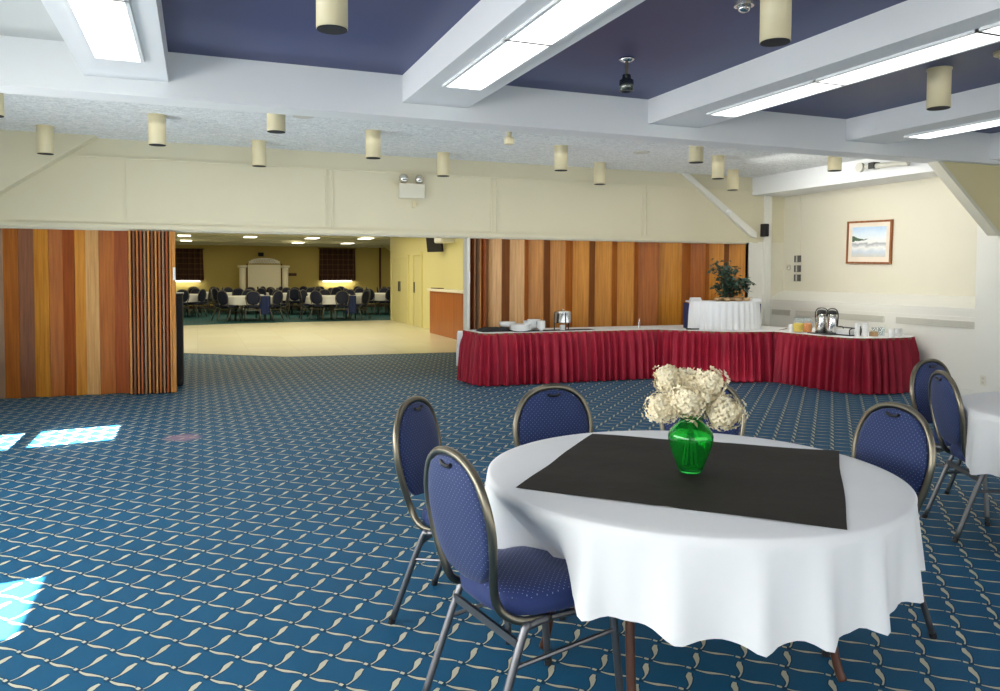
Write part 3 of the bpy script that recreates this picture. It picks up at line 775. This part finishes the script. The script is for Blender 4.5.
# ------------------------------------------------------------------ buffet tables
BZ = .71
def skirt(path, z1, amp=.045, pitch=.118, n=None, seed=0):
    P = [Vector(p) for p in path]; rnd = random.Random(seed)
    pts = []; dist = 0
    sm = []
    for a, b in zip(P, P[1:]):
        l = (b-a).length; m = max(2, int(l/.0125))
        for k in range(m): sm.append((a+(b-a)*k/m, (b-a).normalized()))
    sm.append((P[-1], (P[-1]-P[-2]).normalized()))
    # smooth the corners
    Q = [s[0] for s in sm]
    for it in range(30):
        Q = [Q[0]]+[(Q[k-1]+Q[k]*2+Q[k+1])/4 for k in range(1, len(Q)-1)]+[Q[-1]]
    bm = B(); cols = []; ph = 0
    for k, q in enumerate(Q):
        d = (Q[min(k+1, len(Q)-1)]-Q[max(k-1, 0)]).normalized(); nn_ = Vector((d.y, -d.x))
        ph += (Q[k]-Q[k-1]).length/pitch*2*PI*(1+.25*sin(k*.13+seed)) if k else 0
        w = cos(ph)+.35*cos(2.1*ph+1)
        col = []
        for tt in (0, .04, .10, .3, .6, 1):
            am = amp*(.25+.75*min(1, tt*3))*w
            off = am+.05*tt
            col.append(bm.verts.new((q.x+nn_.x*off, q.y+nn_.y*off, z1-(z1-.012)*tt)))
        cols.append(col)
    for a, b in zip(cols, cols[1:]):
        for k in range(5): bm.faces.new([a[k], b[k], b[k+1], a[k+1]])
    return bm
def buffet(label, outline, front, seed):
    t = thing('buffet_table', label, 'table', (0, 0, 0))
    obj('tabletop', prism(B(), outline, BZ-.03, BZ-.006), W[2], t)
    bm = prism(B(), outline, BZ-.005, BZ); c_ = obj('top_cloth', bm, white_cloth, t, bevel=.002)
    obj('skirt', skirt(front, BZ-.004, seed=seed), skirt_m, t, smooth=True)
    cxx = sum(p[0] for p in outline)/len(outline); cyy = sum(p[1] for p in outline)/len(outline)
    for (x, y) in outline[::max(1, len(outline)//4)][:4]:
        xx, yy = x+(cxx-x)*.2, y+(cyy-y)*.2
        obj('leg', tube(B(), [(xx, yy, 0), (xx, yy, BZ-.03)], .016, 6), dark_leg, t)
    return t
# path direction is chosen so that the outward side is on the right hand (d.y,-d.x)
A = [(3.47, 10.26), (3.49, 9.70), (3.60, 9.60), (4.85, 9.58), (6.16, 9.53), (6.16, 10.26)]
buffet('long straight buffet table with a burgundy pleated skirt in front of the partition', A, A[:5], 1)
Bo = [(6.17, 9.53), (6.45, 9.22), (6.80, 8.88), (7.10, 8.73), (7.46, 8.66), (8.2, 9.2), (8.2, 10.2), (6.17, 10.26)]
buffet('corner buffet table with a burgundy skirt carrying the white draped riser', Bo, Bo[:5], 2)
Cc = [(7.50, 8.70), (7.53, 8.35), (7.60, 7.75), (7.64, 7.50), (7.78, 7.36), (8.10, 7.30), (8.50, 7.30), (8.68, 7.40), (8.78, 7.60), (8.78, 9.1), (8.25, 9.1)]
buffet('buffet table with burgundy skirt and rounded end along the right wall, holding drinks', Cc, Cc[:9], 3)
# white edge cloth hanging at the left end of the long table
o = tag(obj('cloth_corner', prism(B(), [(10.26, .70), (10.30, .66), (10.33, .20), (10.29, .25), (10.25, .66)], 3.38, 3.45, 'x'), white_cloth), 'white cloth corner hanging at the left end of the long buffet table', 'cloth')

# things on the long buffet table
def lump(x0, x1, y0, y1, h, label):
    bm = B(); K = 10; v_ = {}
    rnd = random.Random(3)
    for i in range(K+1):
        for j in range(K+1):
            u, w = i/K, j/K; e = min(u, 1-u, w, 1-w)
            v_[i, j] = bm.verts.new((x0+(x1-x0)*u, y0+(y1-y0)*w, .002+min(1, e*7)*h*(.7+.3*rnd.random())))
    for i in range(K):
        for j in range(K): bm.faces.new([v_[i, j], v_[i+1, j], v_[i+1, j+1], v_[i, j+1]])
    return bm
o = obj('black_cloth_bundle', lump(-.24, .24, -.15, .15, .055, ''), black_m, smooth=True); place(o, (3.80, 9.90, BZ)); tag(o, 'crumpled black cloth at the left end of the long buffet table', 'cloth')
o = obj('black_placemat', lump(-.62, .62, -.10, .10, .006, ''), black_m); place(o, (4.62, 9.78, BZ)); tag(o, 'black runner cloth under the bowls and the steel warmer', 'cloth')
def plate_bm(r, h=.018): return lathe(B(), [(r*.5, 0), (r*.6, .002), (r, h), (r-.004, h+.003), (r*.58, .006)], 28)
def stack(n, x, y, z, bmf, dz, name, cat, label, group, r=None):
    proto = None
    word = ['lowest', 'second', 'third', 'fourth', 'fifth', 'sixth', 'seventh', 'eighth', 'ninth', 'top']
    for k in range(n):
        if proto is None: o = obj(name, bmf(), china, smooth=True); proto = o
        else: o = proto.copy(); C.objects.link(o)
        o.location = (x, y, z+dz*k)
        w = 'bottom' if k == 0 else ('top' if k == n-1 else word[k]+' from bottom')
        tag(o, '%s %s' % (w, label), cat, group)
stack(10, 4.10, 9.72, BZ+.008, lambda: plate_bm(.15, .022), .008, 'dinner_plate', 'plate', 'white plate in the front stack at the left of the long table', 'white plates in a stack')
stack(4, 3.98, 9.90, BZ+.055, lambda: plate_bm(.12, .03), .013, 'deep_plate', 'plate', 'deep white plate in the stack behind the dinner plates', 'deep white plates')
def bowl_bm(r=.10, h=.06): return lathe(B(), [(r*.4, 0), (r*.45, .006), (r*.8, h*.5), (r, h), (r-.004, h), (r*.75, h*.5), (r*.35, .01)], 24)
stack(5, 4.28, 9.80, BZ+.008, bowl_bm, .018, 'soup_bowl', 'bowl', 'white bowl in the tall stack beside the plates', 'white bowls left stack')
stack(5, 4.38, 9.90, BZ+.008, bowl_bm, .021, 'soup_bowl', 'bowl', 'white bowl in the tallest stack behind', 'white bowls middle stack')
stack(5, 4.40, 9.70, BZ+.008, lambda: bowl_bm(.06, .055), .020, 'cup', 'cup', 'white cup in the stack nearest the steel warmer', 'white cups in a stack')
t = thing('food_warmer', 'round polished steel warmer with lid on a stand, on the long buffet table', 'warmer', (4.75, 9.74, BZ+.006))
obj('vessel', lathe(B(), [(.105, .10), (.115, .115), (.115, .235), (.12, .238), (.12, .245)], 32), steel, t, smooth=True)
obj('lid', lathe(B(), [(.12, .245), (.115, .262), (.06, .275), (.02, .278), (.02, .29)], 28), steel, t, smooth=True)
for k in range(3):
    a = k*2*PI/3+.4; obj('leg', tube(B(), [(.12*cos(a), .12*sin(a), .0), (.12*cos(a), .12*sin(a), .25)], .008, 6), black_pl, t)
obj('burner', lathe(B(), [(.04, 0), (.045, .06), (.03, .075)], 16), white_pl, t)
t = thing('serving_tongs', 'thin serving tongs propped upright near the right end of the long table', 'tongs', (6.0, 9.8, BZ))
obj('arm', tube(B(), [(0, 0, .0), (.02, 0, .14)], .006, 6), steel, t); obj('arm', tube(B(), [(.03, 0, 0), (.022, 0, .14)], .006, 6), steel, t)

# riser: half-round box draped in pleated white cloth
RX, RY = 7.10, 9.24
t = thing('draped_riser', 'half-round riser draped in a white pleated cloth on the corner buffet table', 'riser', (RX, RY, BZ), D(-22))
arc = [(-.50, .30)]+[(.50*-cos(PI*k/24), .02-.26*sin(PI*k/24)) for k in range(25)]+[(.50, .30)]
obj('riser_top', prism(B(), arc, .38, .405), white_cloth, t, bevel=.004)
bm = B(); cols = []
for k in range(193):
    a = PI*k/192; w = .010*cos(k*2*PI/11.)
    col = []
    for tt in (0, .15, .5, 1): 
        ww = w*min(1, tt*2.5)+.015*tt
        col.append(bm.verts.new((-(.502+ww)*cos(a), .02-(.262+ww)*sin(a), (.404-.400*tt))))
    cols.append(col)
for a, b in zip(cols, cols[1:]):
    for q in range(3): bm.faces.new([a[q], b[q], b[q+1], a[q+1]])
obj('drape', bm, white_cloth, t, smooth=True)
for s in (-1, 1):
    obj('end_board', bx(s*.515-.012, s*.515+.012, .02, .30, .0, .37), navy_cloth, t)
# plant with basket on the riser
PX, PY, PZ = 7.30, 9.36, BZ+.406
t = thing('potted_ficus', 'leafy green artificial ficus in a low wicker bowl on the draped riser', 'plant', (PX, PY, PZ)); t.scale = (1.15, 1.15, 1.15)
obj('trunk', tube(B(), smoothpath([(0, 0, 0), (.01, .0, .12), (-.01, 0, .24), (-.08, .02, .40)]), .012, 8, .005), brown_leg, t)
bm = B(); rnd = random.Random(9)
ends = []
for k in range(26):
    a = rnd.uniform(0, 2*PI); z0 = rnd.uniform(.05, .36); l = rnd.uniform(.14, .30)
    e = Vector((cos(a)*l-(.13 if z0 > .22 else -.02), sin(a)*l*.7, z0*1.15+rnd.uniform(.0, .16)))
    tube(bm, smoothpath([(0, 0, z0*.7), (e.x*.5, e.y*.5, z0+.03), tuple(e)], 3), .004, 5); ends.append((Vector((0, 0, z0)), e))
obj('branches', bm, brown_leg, t)
bm = B()
for s_, e in ends:
    for q in range(30):
        p = s_.lerp(e, rnd.uniform(.3, 1.08))+Vector((rnd.uniform(-.04, .04), rnd.uniform(-.04, .04), rnd.uniform(-.04, .04)))
        d = Vector((rnd.uniform(-1, 1), rnd.uniform(-1, 1), rnd.uniform(-.9, .3))).normalized(); w = d.cross(Vector((rnd.uniform(-1, 1), rnd.uniform(-1, 1), 1))).normalized()
        l = rnd.uniform(.045, .075); w *= l*.30
        bm.faces.new([bm.verts.new(x) for x in (p, p+d*l*.45+w, p+d*l, p+d*l*.45-w)])
obj('foliage', bm, leaf_m, t)
obj('wicker_bowl', lathe(B(), [(.13, 0), (.17, .02), (.185, .045), (.17, .045), (.12, .015)], 24), wicker, t, smooth=True)
for k, (x, y) in enumerate(((7.0, 9.28), (7.10, 9.18), (7.24, 9.12), (7.38, 9.10), (7.48, 9.16))):
    o = obj('bread_roll', lathe(B(), [(.01, 0), (.042, .008), (.052, .026), (.040, .044), (.012, .052)], 14), wicker, smooth=True)
    place(o, (x, y, PZ)); tag(o, '%s small bread roll in the row along the front of the riser top' % ['leftmost', 'second', 'middle', 'fourth', 'rightmost'][k], 'bread', 'bread rolls on the riser')
folded('napkin_stack', 'white napkin stack at the left end of the riser top', 'napkins', (6.72, 9.42, PZ), D(-20), .16, .12, .05, white_cloth)
folded('napkin_stack', 'white napkin stack at the right end of the riser top', 'napkins', (7.43, 8.98, PZ), D(-20), .14, .10, .045, white_cloth)
t = thing('serving_ladle', 'black utensil lying on the corner table at the left foot of the riser', 'utensil', (6.55, 9.27, BZ+.012), D(-8))
obj('handle', tube(B(), [(-.02, 0, 0), (.16, 0, 0)], .010, 6), black_pl, t)
obj('bowl', lathe(B(), [(.02, 0), (.04, .02), (.036, .022)], 12, (-.05, 0, -.008)), black_pl, t)

# drinks along the right wall
def airpot(x, y, rz, label):
    t = thing('coffee_airpot', label, 'airpot', (x, y, BZ+.01), rz, None)
    obj('body', lathe(B(), [(.070, 0), (.076, .012), (.076, .20), (.066, .25), (.055, .262)], 28), steel, t, smooth=True)
    obj('base_ring', lathe(B(), [(.080, -.004), (.080, .016), (.070, .018)], 24), black_pl, t)
    obj('lid', lathe(B(), [(.062, .255), (.062, .285), (.050, .305), (.02, .312)], 24), black_pl, t, smooth=True)
    obj('spout', tube(B(), [(-.05, 0, .275), (-.10, 0, .265), (-.105, 0, .235)], .012, 8), black_pl, t)
    obj('handle', tube(B(), smoothpath([(0, -.078, .10), (0, -.090, .26), (0, -.05, .325), (0, .05, .325), (0, .090, .26), (0, .078, .10)], 4), .008, 6), black_pl, t)
airpot(7.86, 8.16, D(20), 'steel coffee airpot with black lid, the left of the pair on the drinks table')
airpot(7.86, 7.97, D(5), 'steel coffee airpot with black lid, the right of the pair on the drinks table')
o = tag(obj('serving_tray', prism(B(), [(-.13, -.2), (.13, -.2), (.15, 0), (.13, .2), (-.13, .2), (-.15, 0)], 0, .01), black_pl), 'black tray under the two coffee airpots', 'tray'); place(o, (7.84, 8.06, BZ))
def pitcher(x, y, m, label):
    t = thing('juice_pitcher', label, 'pitcher', (x, y, BZ+.001))
    obj('glass_body', lathe(B(), [(.052, 0), (.062, .02), (.066, .10), (.056, .17), (.062, .20), (.058, .20), (.052, .17), (.062, .10), (.056, .02)], 24, cap1=False), clear_m, t, smooth=True)
    obj('juice', lathe(B(), [(.050, .006), (.060, .02), (.063, .10), (.061, .125)], 24), m, t, smooth=True)
    obj('handle', tube(B(), smoothpath([(.0, -.06, .16), (.0, -.10, .14), (0, -.10, .08), (0, -.065, .05)], 4), .006, 6), clear_m, t)
pitcher(7.70, 8.42, yj, 'clear pitcher of yellow juice on the drinks table')
pitcher(7.80, 8.36, oj, 'clear pitcher of orange juice beside the yellow one')
def cup_stack(x, y, h, r, label):
    t = thing('cup_stack', label, 'cups', (x, y, BZ))
    n_ = int(h/.03)
    obj('bottom_cup', lathe(B(), [(r, 0), (r, .008), (r*.8, .07)], 18), china, t, smooth=True)
    bm = B()
    for k in range(n_):
        z = .02+(h-.03)*k/n_
        lathe(bm, [(r*.95, z), (r, z+.006), (r*.97, z+.014), (r*.93, z+(h-.03)/n_)], 18)
    obj('nested_cups', bm, china, t)
cup_stack(7.72, 8.58, .11, .045, 'short white stack of cups at the left end of the drinks table')
cup_stack(7.95, 7.64, .18, .036, 'tall white paper cup stack, left one of the pair by the tray')
cup_stack(8.02, 7.58, .185, .038, 'tall white paper cup stack, right one of the pair by the tray')
t = thing('napkin_tray', 'black wire tray filled with white napkins on the drinks table', 'tray', (7.93, 7.80, BZ), D(0))
obj('tray_base', bx(-.09, .09, -.15, .15, 0, .012), black_pl, t, bevel=.003)
bm = B()
for s in (-1, 1):
    tube(bm, smoothpath([(-.09, s*.15, .01), (-.09, s*.155, .09), (.09, s*.155, .10), (.09, s*.15, .01)], 4), .007, 6)
tube(bm, [(-.0, -.15, .10), (-.0, .15, .105)], .008, 6); obj('wire_rim', bm, black_pl, t)
folded('paper_napkins', 'white paper napkins lying in the black wire tray', 'napkins', (7.92, 7.80, BZ+.014), 0, .14, .25, .065, white_cloth)
o = tag(obj('creamer_jug', lathe(B(), [(.03, 0), (.034, .03), (.028, .09), (.033, .12), (.030, .12), (.026, .09)], 18), plain('dark_jug', (.02, .02, .03), .3), smooth=True), 'dark slim jug between the napkin tray and the white cup stacks', 'jug'); place(o, (8.06, 7.72, BZ))
for k, (x, y, l) in enumerate(((8.22, 7.62, 'leftmost'), (8.27, 7.54, 'middle'), (8.33, 7.62, 'rightmost'))):
    o = obj('drinking_glass', lathe(B(), [(.028, 0), (.030, .006), (.034, .11), (.031, .11), (.027, .008)], 18, cap1=False), clear_m, smooth=True)
    place(o, (x, y, BZ)); tag(o, '%s clear drinking glass of the three beside the cup stacks' % l, 'glass', 'drinking glasses')
o = tag(obj('sugar_caddy', bx(-.04, .04, -.04, .04, 0, .06), wicker, bevel=.008), 'small brown caddy of sugar packets behind the glasses', 'caddy'); place(o, (8.14, 7.55, BZ))
for k, (x, y, l) in enumerate(((8.30, 7.42, 'white mug toward the rounded end of the drinks table'), (8.42, 7.44, 'white mug nearest the end of the drinks table'), (8.52, 7.50, 'pale mug closest to the wall at the end of the drinks table'))):
    t = thing('mug', l, 'mug', (x, y, BZ))
    obj('cup_body', lathe(B(), [(.030, 0), (.036, .006), (.038, .10), (.034, .10), (.032, .01)], 20, cap1=False), china, t, smooth=True)
    obj('handle', tube(B(), smoothpath([(.036, 0, .075), (.06, 0, .07), (.06, 0, .03), (.036, 0, .025)], 4), .005, 6), china, t)

# ------------------------------------------------------------------ far hall things
# black draped stand behind the left partition
t = thing('draped_stand', 'tall black draped stand just behind the left partition', 'stand', (-.28, 11.2, 0))
bm = B(); cols = []
ring0 = [(-.30, -.30), (.06, -.30), (.10, -.26), (.10, .30), (-.30, .30)]
prism(bm, ring0, .02, 1.20); obj('drape', bm, black_m, t, bevel=.02)
obj('top_board', prism(B(), [(-.31, -.31), (.07, -.31), (.11, -.26), (.11, .31), (-.31, .31)], 1.20, 1.225), black_pl, t)
# bar counter
t = thing('bar_counter', 'orange wood bar counter with a pale top against the yellow hall wall', 'counter', (5.55, 17.2, 0))
obj('front_panel', bx(-.12, .18, -1.7, 1.53, 0, 1.06), counter_w, t)
obj('counter_top', bx(-.17, .18, -1.75, 1.60, 1.06, 1.12), cream_cloth, t, bevel=.008)
obj('kickboard', bx(-.10, .17, -1.68, 1.5, 0, .08), brown_leg, t)
o = tag(obj('counter_tray', bx(-.05, .1, -.3, .3, 0, .02), brown_leg), 'small dark tray on the bar counter', 'tray'); place(o, (5.5, 18.4, 1.121))
# doors on hall side wall
def hall_door(n_, ya, yb, z, leaves=1, recess=False):
    bm = B(); w = .07
    box(bm, 5.70, 5.76, ya-w, ya, 0, z+w); box(bm, 5.70, 5.76, yb, yb+w, 0, z+w); box(bm, 5.70, 5.76, ya, yb, z, z+w)
    d = struct('door_%d' % n_, bm, yellow_lt)
    for k in range(leaves):
        a = ya+(yb-ya)*k/leaves; b = ya+(yb-ya)*(k+1)/leaves
        l = obj('door_leaf', bx(5.725, 5.75, a+.01, b-.01, .01, z), door_y, d)
        hy = b-.08 if k == 0 else a+.08
        obj('handle', bx(5.69, 5.725, hy-.02, hy+.02, .95, 1.25), silver_leg, l)
    return d
hall_door(1, 22.0, 24.0, 1.96, 2)
hall_door(2, 20.55, 21.35, 2.0)
hall_door(3, 15.6, 16.9, 2.05)
# TV on the hall wall
t = thing('wall_television', 'black television on a white bracket high on the yellow hall wall', 'television', (5.50, 18.55, 2.30), D(0))
bm = bx(-.04, .03, -.26, .26, -.27, .27); o = obj('screen', bm, black_m, t, bevel=.01); o.rotation_euler = (0, D(-8), D(28))
obj('bracket', bx(.02, .29, -.10, .0, -.06, .06), white_pl, t)
o = tag(obj('wall_projector', bx(-.16, .2, -.35, .25, -.10, .10), white_pl, bevel=.04), 'white rounded projector box beside the television on the hall wall', 'projector'); place(o, (5.55, 18.0, 2.33))
# curtains on the far wall
def curtain(x0, x1, z0, z1, label):
    t = thing('plaid_curtain', label, 'curtain', ((x0+x1)/2, 34.02, z0))
    w = (x1-x0)/2; K = 80; bm = B(); cols = []
    for k in range(K+1):
        x = -w+2*w*k/K; y = -.06+.035*cos(x*2*PI/.20)
        cols.append([bm.verts.new((x*(1+.03*(1-zz_)), y, (z1-z0)*zz_)) for zz_ in (0, .5, 1)])
    for a, b in zip(cols, cols[1:]):
        for q in range(2): bm.faces.new([a[q], b[q], b[q+1], a[q+1]])
    obj('fabric', bm, plaid_m, t, smooth=True)
    obj('rod', tube(B(), [(-w-.05, -.03, z1-z0), (w+.05, -.03, z1-z0)], .02, 6), brown_leg, t)
curtain(-2.2, .23, 1.17, 2.45, 'dark plaid curtain over the far left window of the hall')
curtain(4.92, 6.46, 1.17, 2.55, 'dark plaid curtain over the far window to the right of the arch')
curtain(8.45, 9.8, 1.2, 2.3, 'dark plaid curtain half hidden by the side wall of the hall')
for k, (x0, x1) in enumerate(((-1.9, .15), (5.05, 6.35), (8.6, 9.6))):
    w = struct('window_%d' % (k+3), bx(x0, x1, 34.06, 34.1, 1.09, 2.35), paint_lt)
    obj('pane', bx(x0+.05, x1-.05, 34.05, 34.062, 1.12, 2.3), emit('far_daylight_%d' % k, (1, 1, .9), 1.1), w)
struct('brace_hall', prism(B(), [(7.3, 2.84), (8.9, 1.9), (9.2, 1.9), (9.2, 2.84)], 33.4, 33.6, 'y'), yellow_lt)
# arch with panel
t = thing('backdrop_panel', 'cream backdrop panel standing against the far hall wall', 'panel', (2.58, 33.2, 0))
obj('panel_board', bx(-.65, .65, -.03, .03, .02, 1.82), cream_cloth, t)
obj('panel_frame', box(bx(-.70, -.65, -.04, .04, 0, 1.86), .65, .70, -.04, .04, 0, 1.86), brown_leg, t)
t = thing('lattice_arch', 'white lattice arch topping the cream backdrop panel', 'arch', (2.58, 33.15, 1.865))
bm = B()
for k in range(12):
    x = -.55+k*.1
    hh = .22*math.sqrt(max(0, 1-(x/.62)**2))
    for s in (-1, 1):
        tube(bm, [(x-s*.06, 0, 0), (x+s*.06, 0, max(.05, hh))], .020, 4)
obj('lattice', bm, white_pl, t)
obj('rim', tube(B(), [(.60*cos(PI*k/16), 0, .22*sin(PI*k/16)) for k in range(17)], .018, 6), white_pl, t)
for x, l in ((1.72, 'left'), (3.40, 'right')):
    t = thing('white_column', 'pale round column standing just %s of the cream backdrop panel' % l, 'column', (x, 33.1, 0))
    obj('shaft', lathe(B(), [(.13, .1), (.12, .9), (.13, 1.68)], 16), cream_cloth, t, smooth=True)
    obj('capital', lathe(B(), [(.13, 1.68), (.19, 1.74), (.19, 1.79)], 16), cream_cloth, t); obj('base', lathe(B(), [(.19, 0), (.19, .08), (.13, .1)], 16), cream_cloth, t)
t = thing('hall_speaker', 'small black speaker box high on the far hall wall', 'speaker', (2.50, 33.98, 2.26))
obj('cabinet', bx(-.11, .11, -.1, .1, -.08, .08), black_pl, t); obj('grille', bx(-.1, .1, -.11, -.1, -.07, .07), black_m, t)
o = tag(obj('switch_plate', bx(-.22, .22, -.02, 0, -.06, .06), brown_leg), 'dark switch plate on the far wall right of the backdrop', 'switch'); place(o, (3.75, 34.09, 1.42))
o = tag(obj('wall_pipe', tube(B(), [(7.55, 33.9, .1), (7.55, 33.9, 2.7)], .05, 8), brown_leg), 'dark vertical pipe on the far wall right of the curtain', 'pipe')

f1, f2, f3, f4 = fab_back, fab_seat, bronze, silver_leg
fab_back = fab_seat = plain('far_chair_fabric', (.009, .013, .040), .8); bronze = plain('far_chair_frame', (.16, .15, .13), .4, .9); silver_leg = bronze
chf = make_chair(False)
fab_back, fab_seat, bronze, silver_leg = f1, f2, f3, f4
def far_cloth(R):
    rnd = random.Random(2); segs = 48; bm = B(); rings = []
    for r, z, am in ((R*.5, .75, 0), (R, .75, 0), (R+.02, .73, 0), (R+.04, .505, .03)):
        rings.append([bm.verts.new(((r+am*cos(12*2*PI*k/segs))*cos(2*PI*k/segs), (r+am*cos(12*2*PI*k/segs))*sin(2*PI*k/segs), z)) for k in range(segs)])
    bm.faces.new(rings[0])
    for a, b in zip(rings, rings[1:]):
        for k in range(segs): bm.faces.new([a[k], a[(k+1) % segs], b[(k+1) % segs], b[k]])
    return bm
tabs = [(1.55, 25.55, 'nearest far-hall table before the backdrop'), (4.15, 25.4, 'nearest far-hall table below the right curtain'), (-.75, 28.3, 'far-hall table at the opening\'s left edge'),
        (6.1, 28.2, 'far-hall table beside the yellow side wall'), (3.6, 29.0, 'middle far-hall table behind the two nearest'), (1.6, 30.0, 'far-hall table right against the backdrop'),
        (5.3, 31.3, 'last-row far-hall table under the right curtain'), (8.0, 31.0, 'far-hall table in the far right corner'), (-.2, 31.4, 'last-row far-hall table under the left curtain'), (3.4, 32.0, 'last-row far-hall table right of the backdrop')]
cl0 = None; tb0 = None
seatw = ['east', 'north-east']
posn = ['right side', 'back right', 'back', 'back left', 'left side', 'front left', 'front', 'front right']
for k, (x, y, l) in enumerate(tabs):
    if tb0 is None:
        tb0 = thing('round_table', '', 'table'); 
        obj('tabletop', lathe(B(), [(.85, .715), (.85, .742)], 32), W[2], tb0)
        for sx in (-1, 1):
            for sy in (-1, 1): obj('leg', tube(B(), [(sx*.4, sy*.25, .715), (sx*.45, sy*.3, 0)], .018, 5), dark_leg, tb0)
        tb = tb0
        cl = cl0 = obj('tablecloth', far_cloth(.87), white_cloth, smooth=True)
    else:
        tb = copy_tree(tb0); cl = cl0.copy(); C.objects.link(cl)
    tb.location = (x, y, .006); tag(tb, 'round table under white cloth, the '+l, 'table', 'round tables in the far hall')
    cl.location = (x, y, .006); tag(cl, 'white cloth on the '+l, 'tablecloth', 'white cloths in the far hall')
    for q in range(8):
        a = q*PI/4+rnd.uniform(-.08, .08)+.1*k; rr = 1.12+rnd.uniform(-.03, .10)
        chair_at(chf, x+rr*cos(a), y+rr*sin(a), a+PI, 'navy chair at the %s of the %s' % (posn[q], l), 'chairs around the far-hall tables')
for k, (x, y, l) in enumerate(((1.92, 24.70, 'nearest table before the backdrop'), (4.52, 24.52, 'nearest table below the right curtain'))):
    bm = B(); K = 12; 
    prism(bm, [(-.17, -.01), (-.08, -.03), (.02, -.01), (.10, -.03), (.17, -.01), (.17, .01), (-.17, .01)], .22, .772); box(bm, -.17, .17, 0, .5, .766, .772)
    o = obj('navy_runner', bm, navy_cloth); place(o, (x, y, .006)); tag(o, 'navy runner hanging over the front of the '+l, 'runner')
    folded('napkin_block', 'white folded napkin on the '+l, 'napkin', (x-.1, y+.15, .78), 0, .2, .15, .05, white_cloth)

# ------------------------------------------------------------------ lights
def area(name, loc, rot, sx, sy, p, col=(1, 1, 1)):
    l = bpy.data.lights.new(name, 'AREA'); l.shape = 'RECTANGLE'; l.size = sx; l.size_y = sy; l.energy = p; l.color = col
    o = bpy.data.objects.new(name, l); C.objects.link(o); o.location = loc; o.rotation_euler = rot; return o
sun = bpy.data.lights.new('sun', 'SUN'); sun.energy = 150; sun.angle = D(.6); sun.color = (1, .86, .72)
so = bpy.data.objects.new('sun', sun); C.objects.link(so)
so.rotation_euler = Vector((1, .17, -1.01)).to_track_quat('-Z', 'Y').to_euler()
area('fill_behind', (3.0, -3.6, 1.7), (PI/2, 0, 0), 11, 2.4, 125, (.97, .985, 1))  # added fill panel, lights the back wall evenly from behind the camera
a_ = area('daylight_left', (XL+.05, 2.5, 1.5), (PI/2-.12, 0, -PI/2), 9, 1.3, 270, (.96, .98, 1)); a_.data.spread = D(150)
# added uplights standing in for sunlight thrown up off the floor by the windows
area('sun_bounce', (-1.6, 7.9, .25), Vector((1, .15, 1.1)).to_track_quat('-Z', 'Y').to_euler().__copy__(), .8, .8, 34, (1, .98, .94))
area('sun_bounce', (-1.6, 3.9, .25), Vector((1, .15, 1.1)).to_track_quat('-Z', 'Y').to_euler().__copy__(), .8, .8, 8, (1, .98, .94))
a_ = area('fill_right_wall', (6.9, 8.4, 2.85), Vector((1, 0, -.45)).to_track_quat('-Z', 'Y').to_euler(), 1.0, .4, 15, (1, .98, .92)); a_.data.spread = D(120)  # added lamp to brighten the right wall, no fitting hangs here
a_ = area('fill_right_wall', (6.9, 6.9, 2.6), Vector((1, .1, -.3)).to_track_quat('-Z', 'Y').to_euler(), .8, .3, 6, (1, .98, .92)); a_.data.spread = D(120)  # second added lamp for the right wall
area('floor_bounce_fill', (3.2, 8.4, .03), (PI, 0, 0), 8, 1.4, 55, (.92, .97, 1))  # added upward panel standing in for daylight bounced off the carpet
area('fill_mid', (3.5, 8.6, 3.0), (0, 0, 0), 9, 2.0, 40, (1, .97, .9))
for x_, w_ in ((-.9, 2.0), (5.7, 1.3), (9.1, 1.)): area('window_glow', (x_, 33.9, 1.14), (.5, 0, 0), w_, .08, 7, (1, .97, .85))
area('hall_fill', (2.0, 19, 2.6), (0, 0, 0), 6, 8, 250, (1, .95, .76))
area('hall_fill_far', (4.5, 28.5, 2.6), (0, 0, 0), 14, 7, 190, (1, .88, .58))
w = bpy.data.worlds.new('world'); bpy.context.scene.world = w; w.use_nodes = True
w.node_tree.nodes['Background'].inputs[0].default_value = (.85, .92, 1, 1); w.node_tree.nodes['Background'].inputs[1].default_value = .9
sc = bpy.context.scene
sc.view_settings.view_transform = 'Standard'; sc.view_settings.look = 'None'; sc.view_settings.exposure = 0
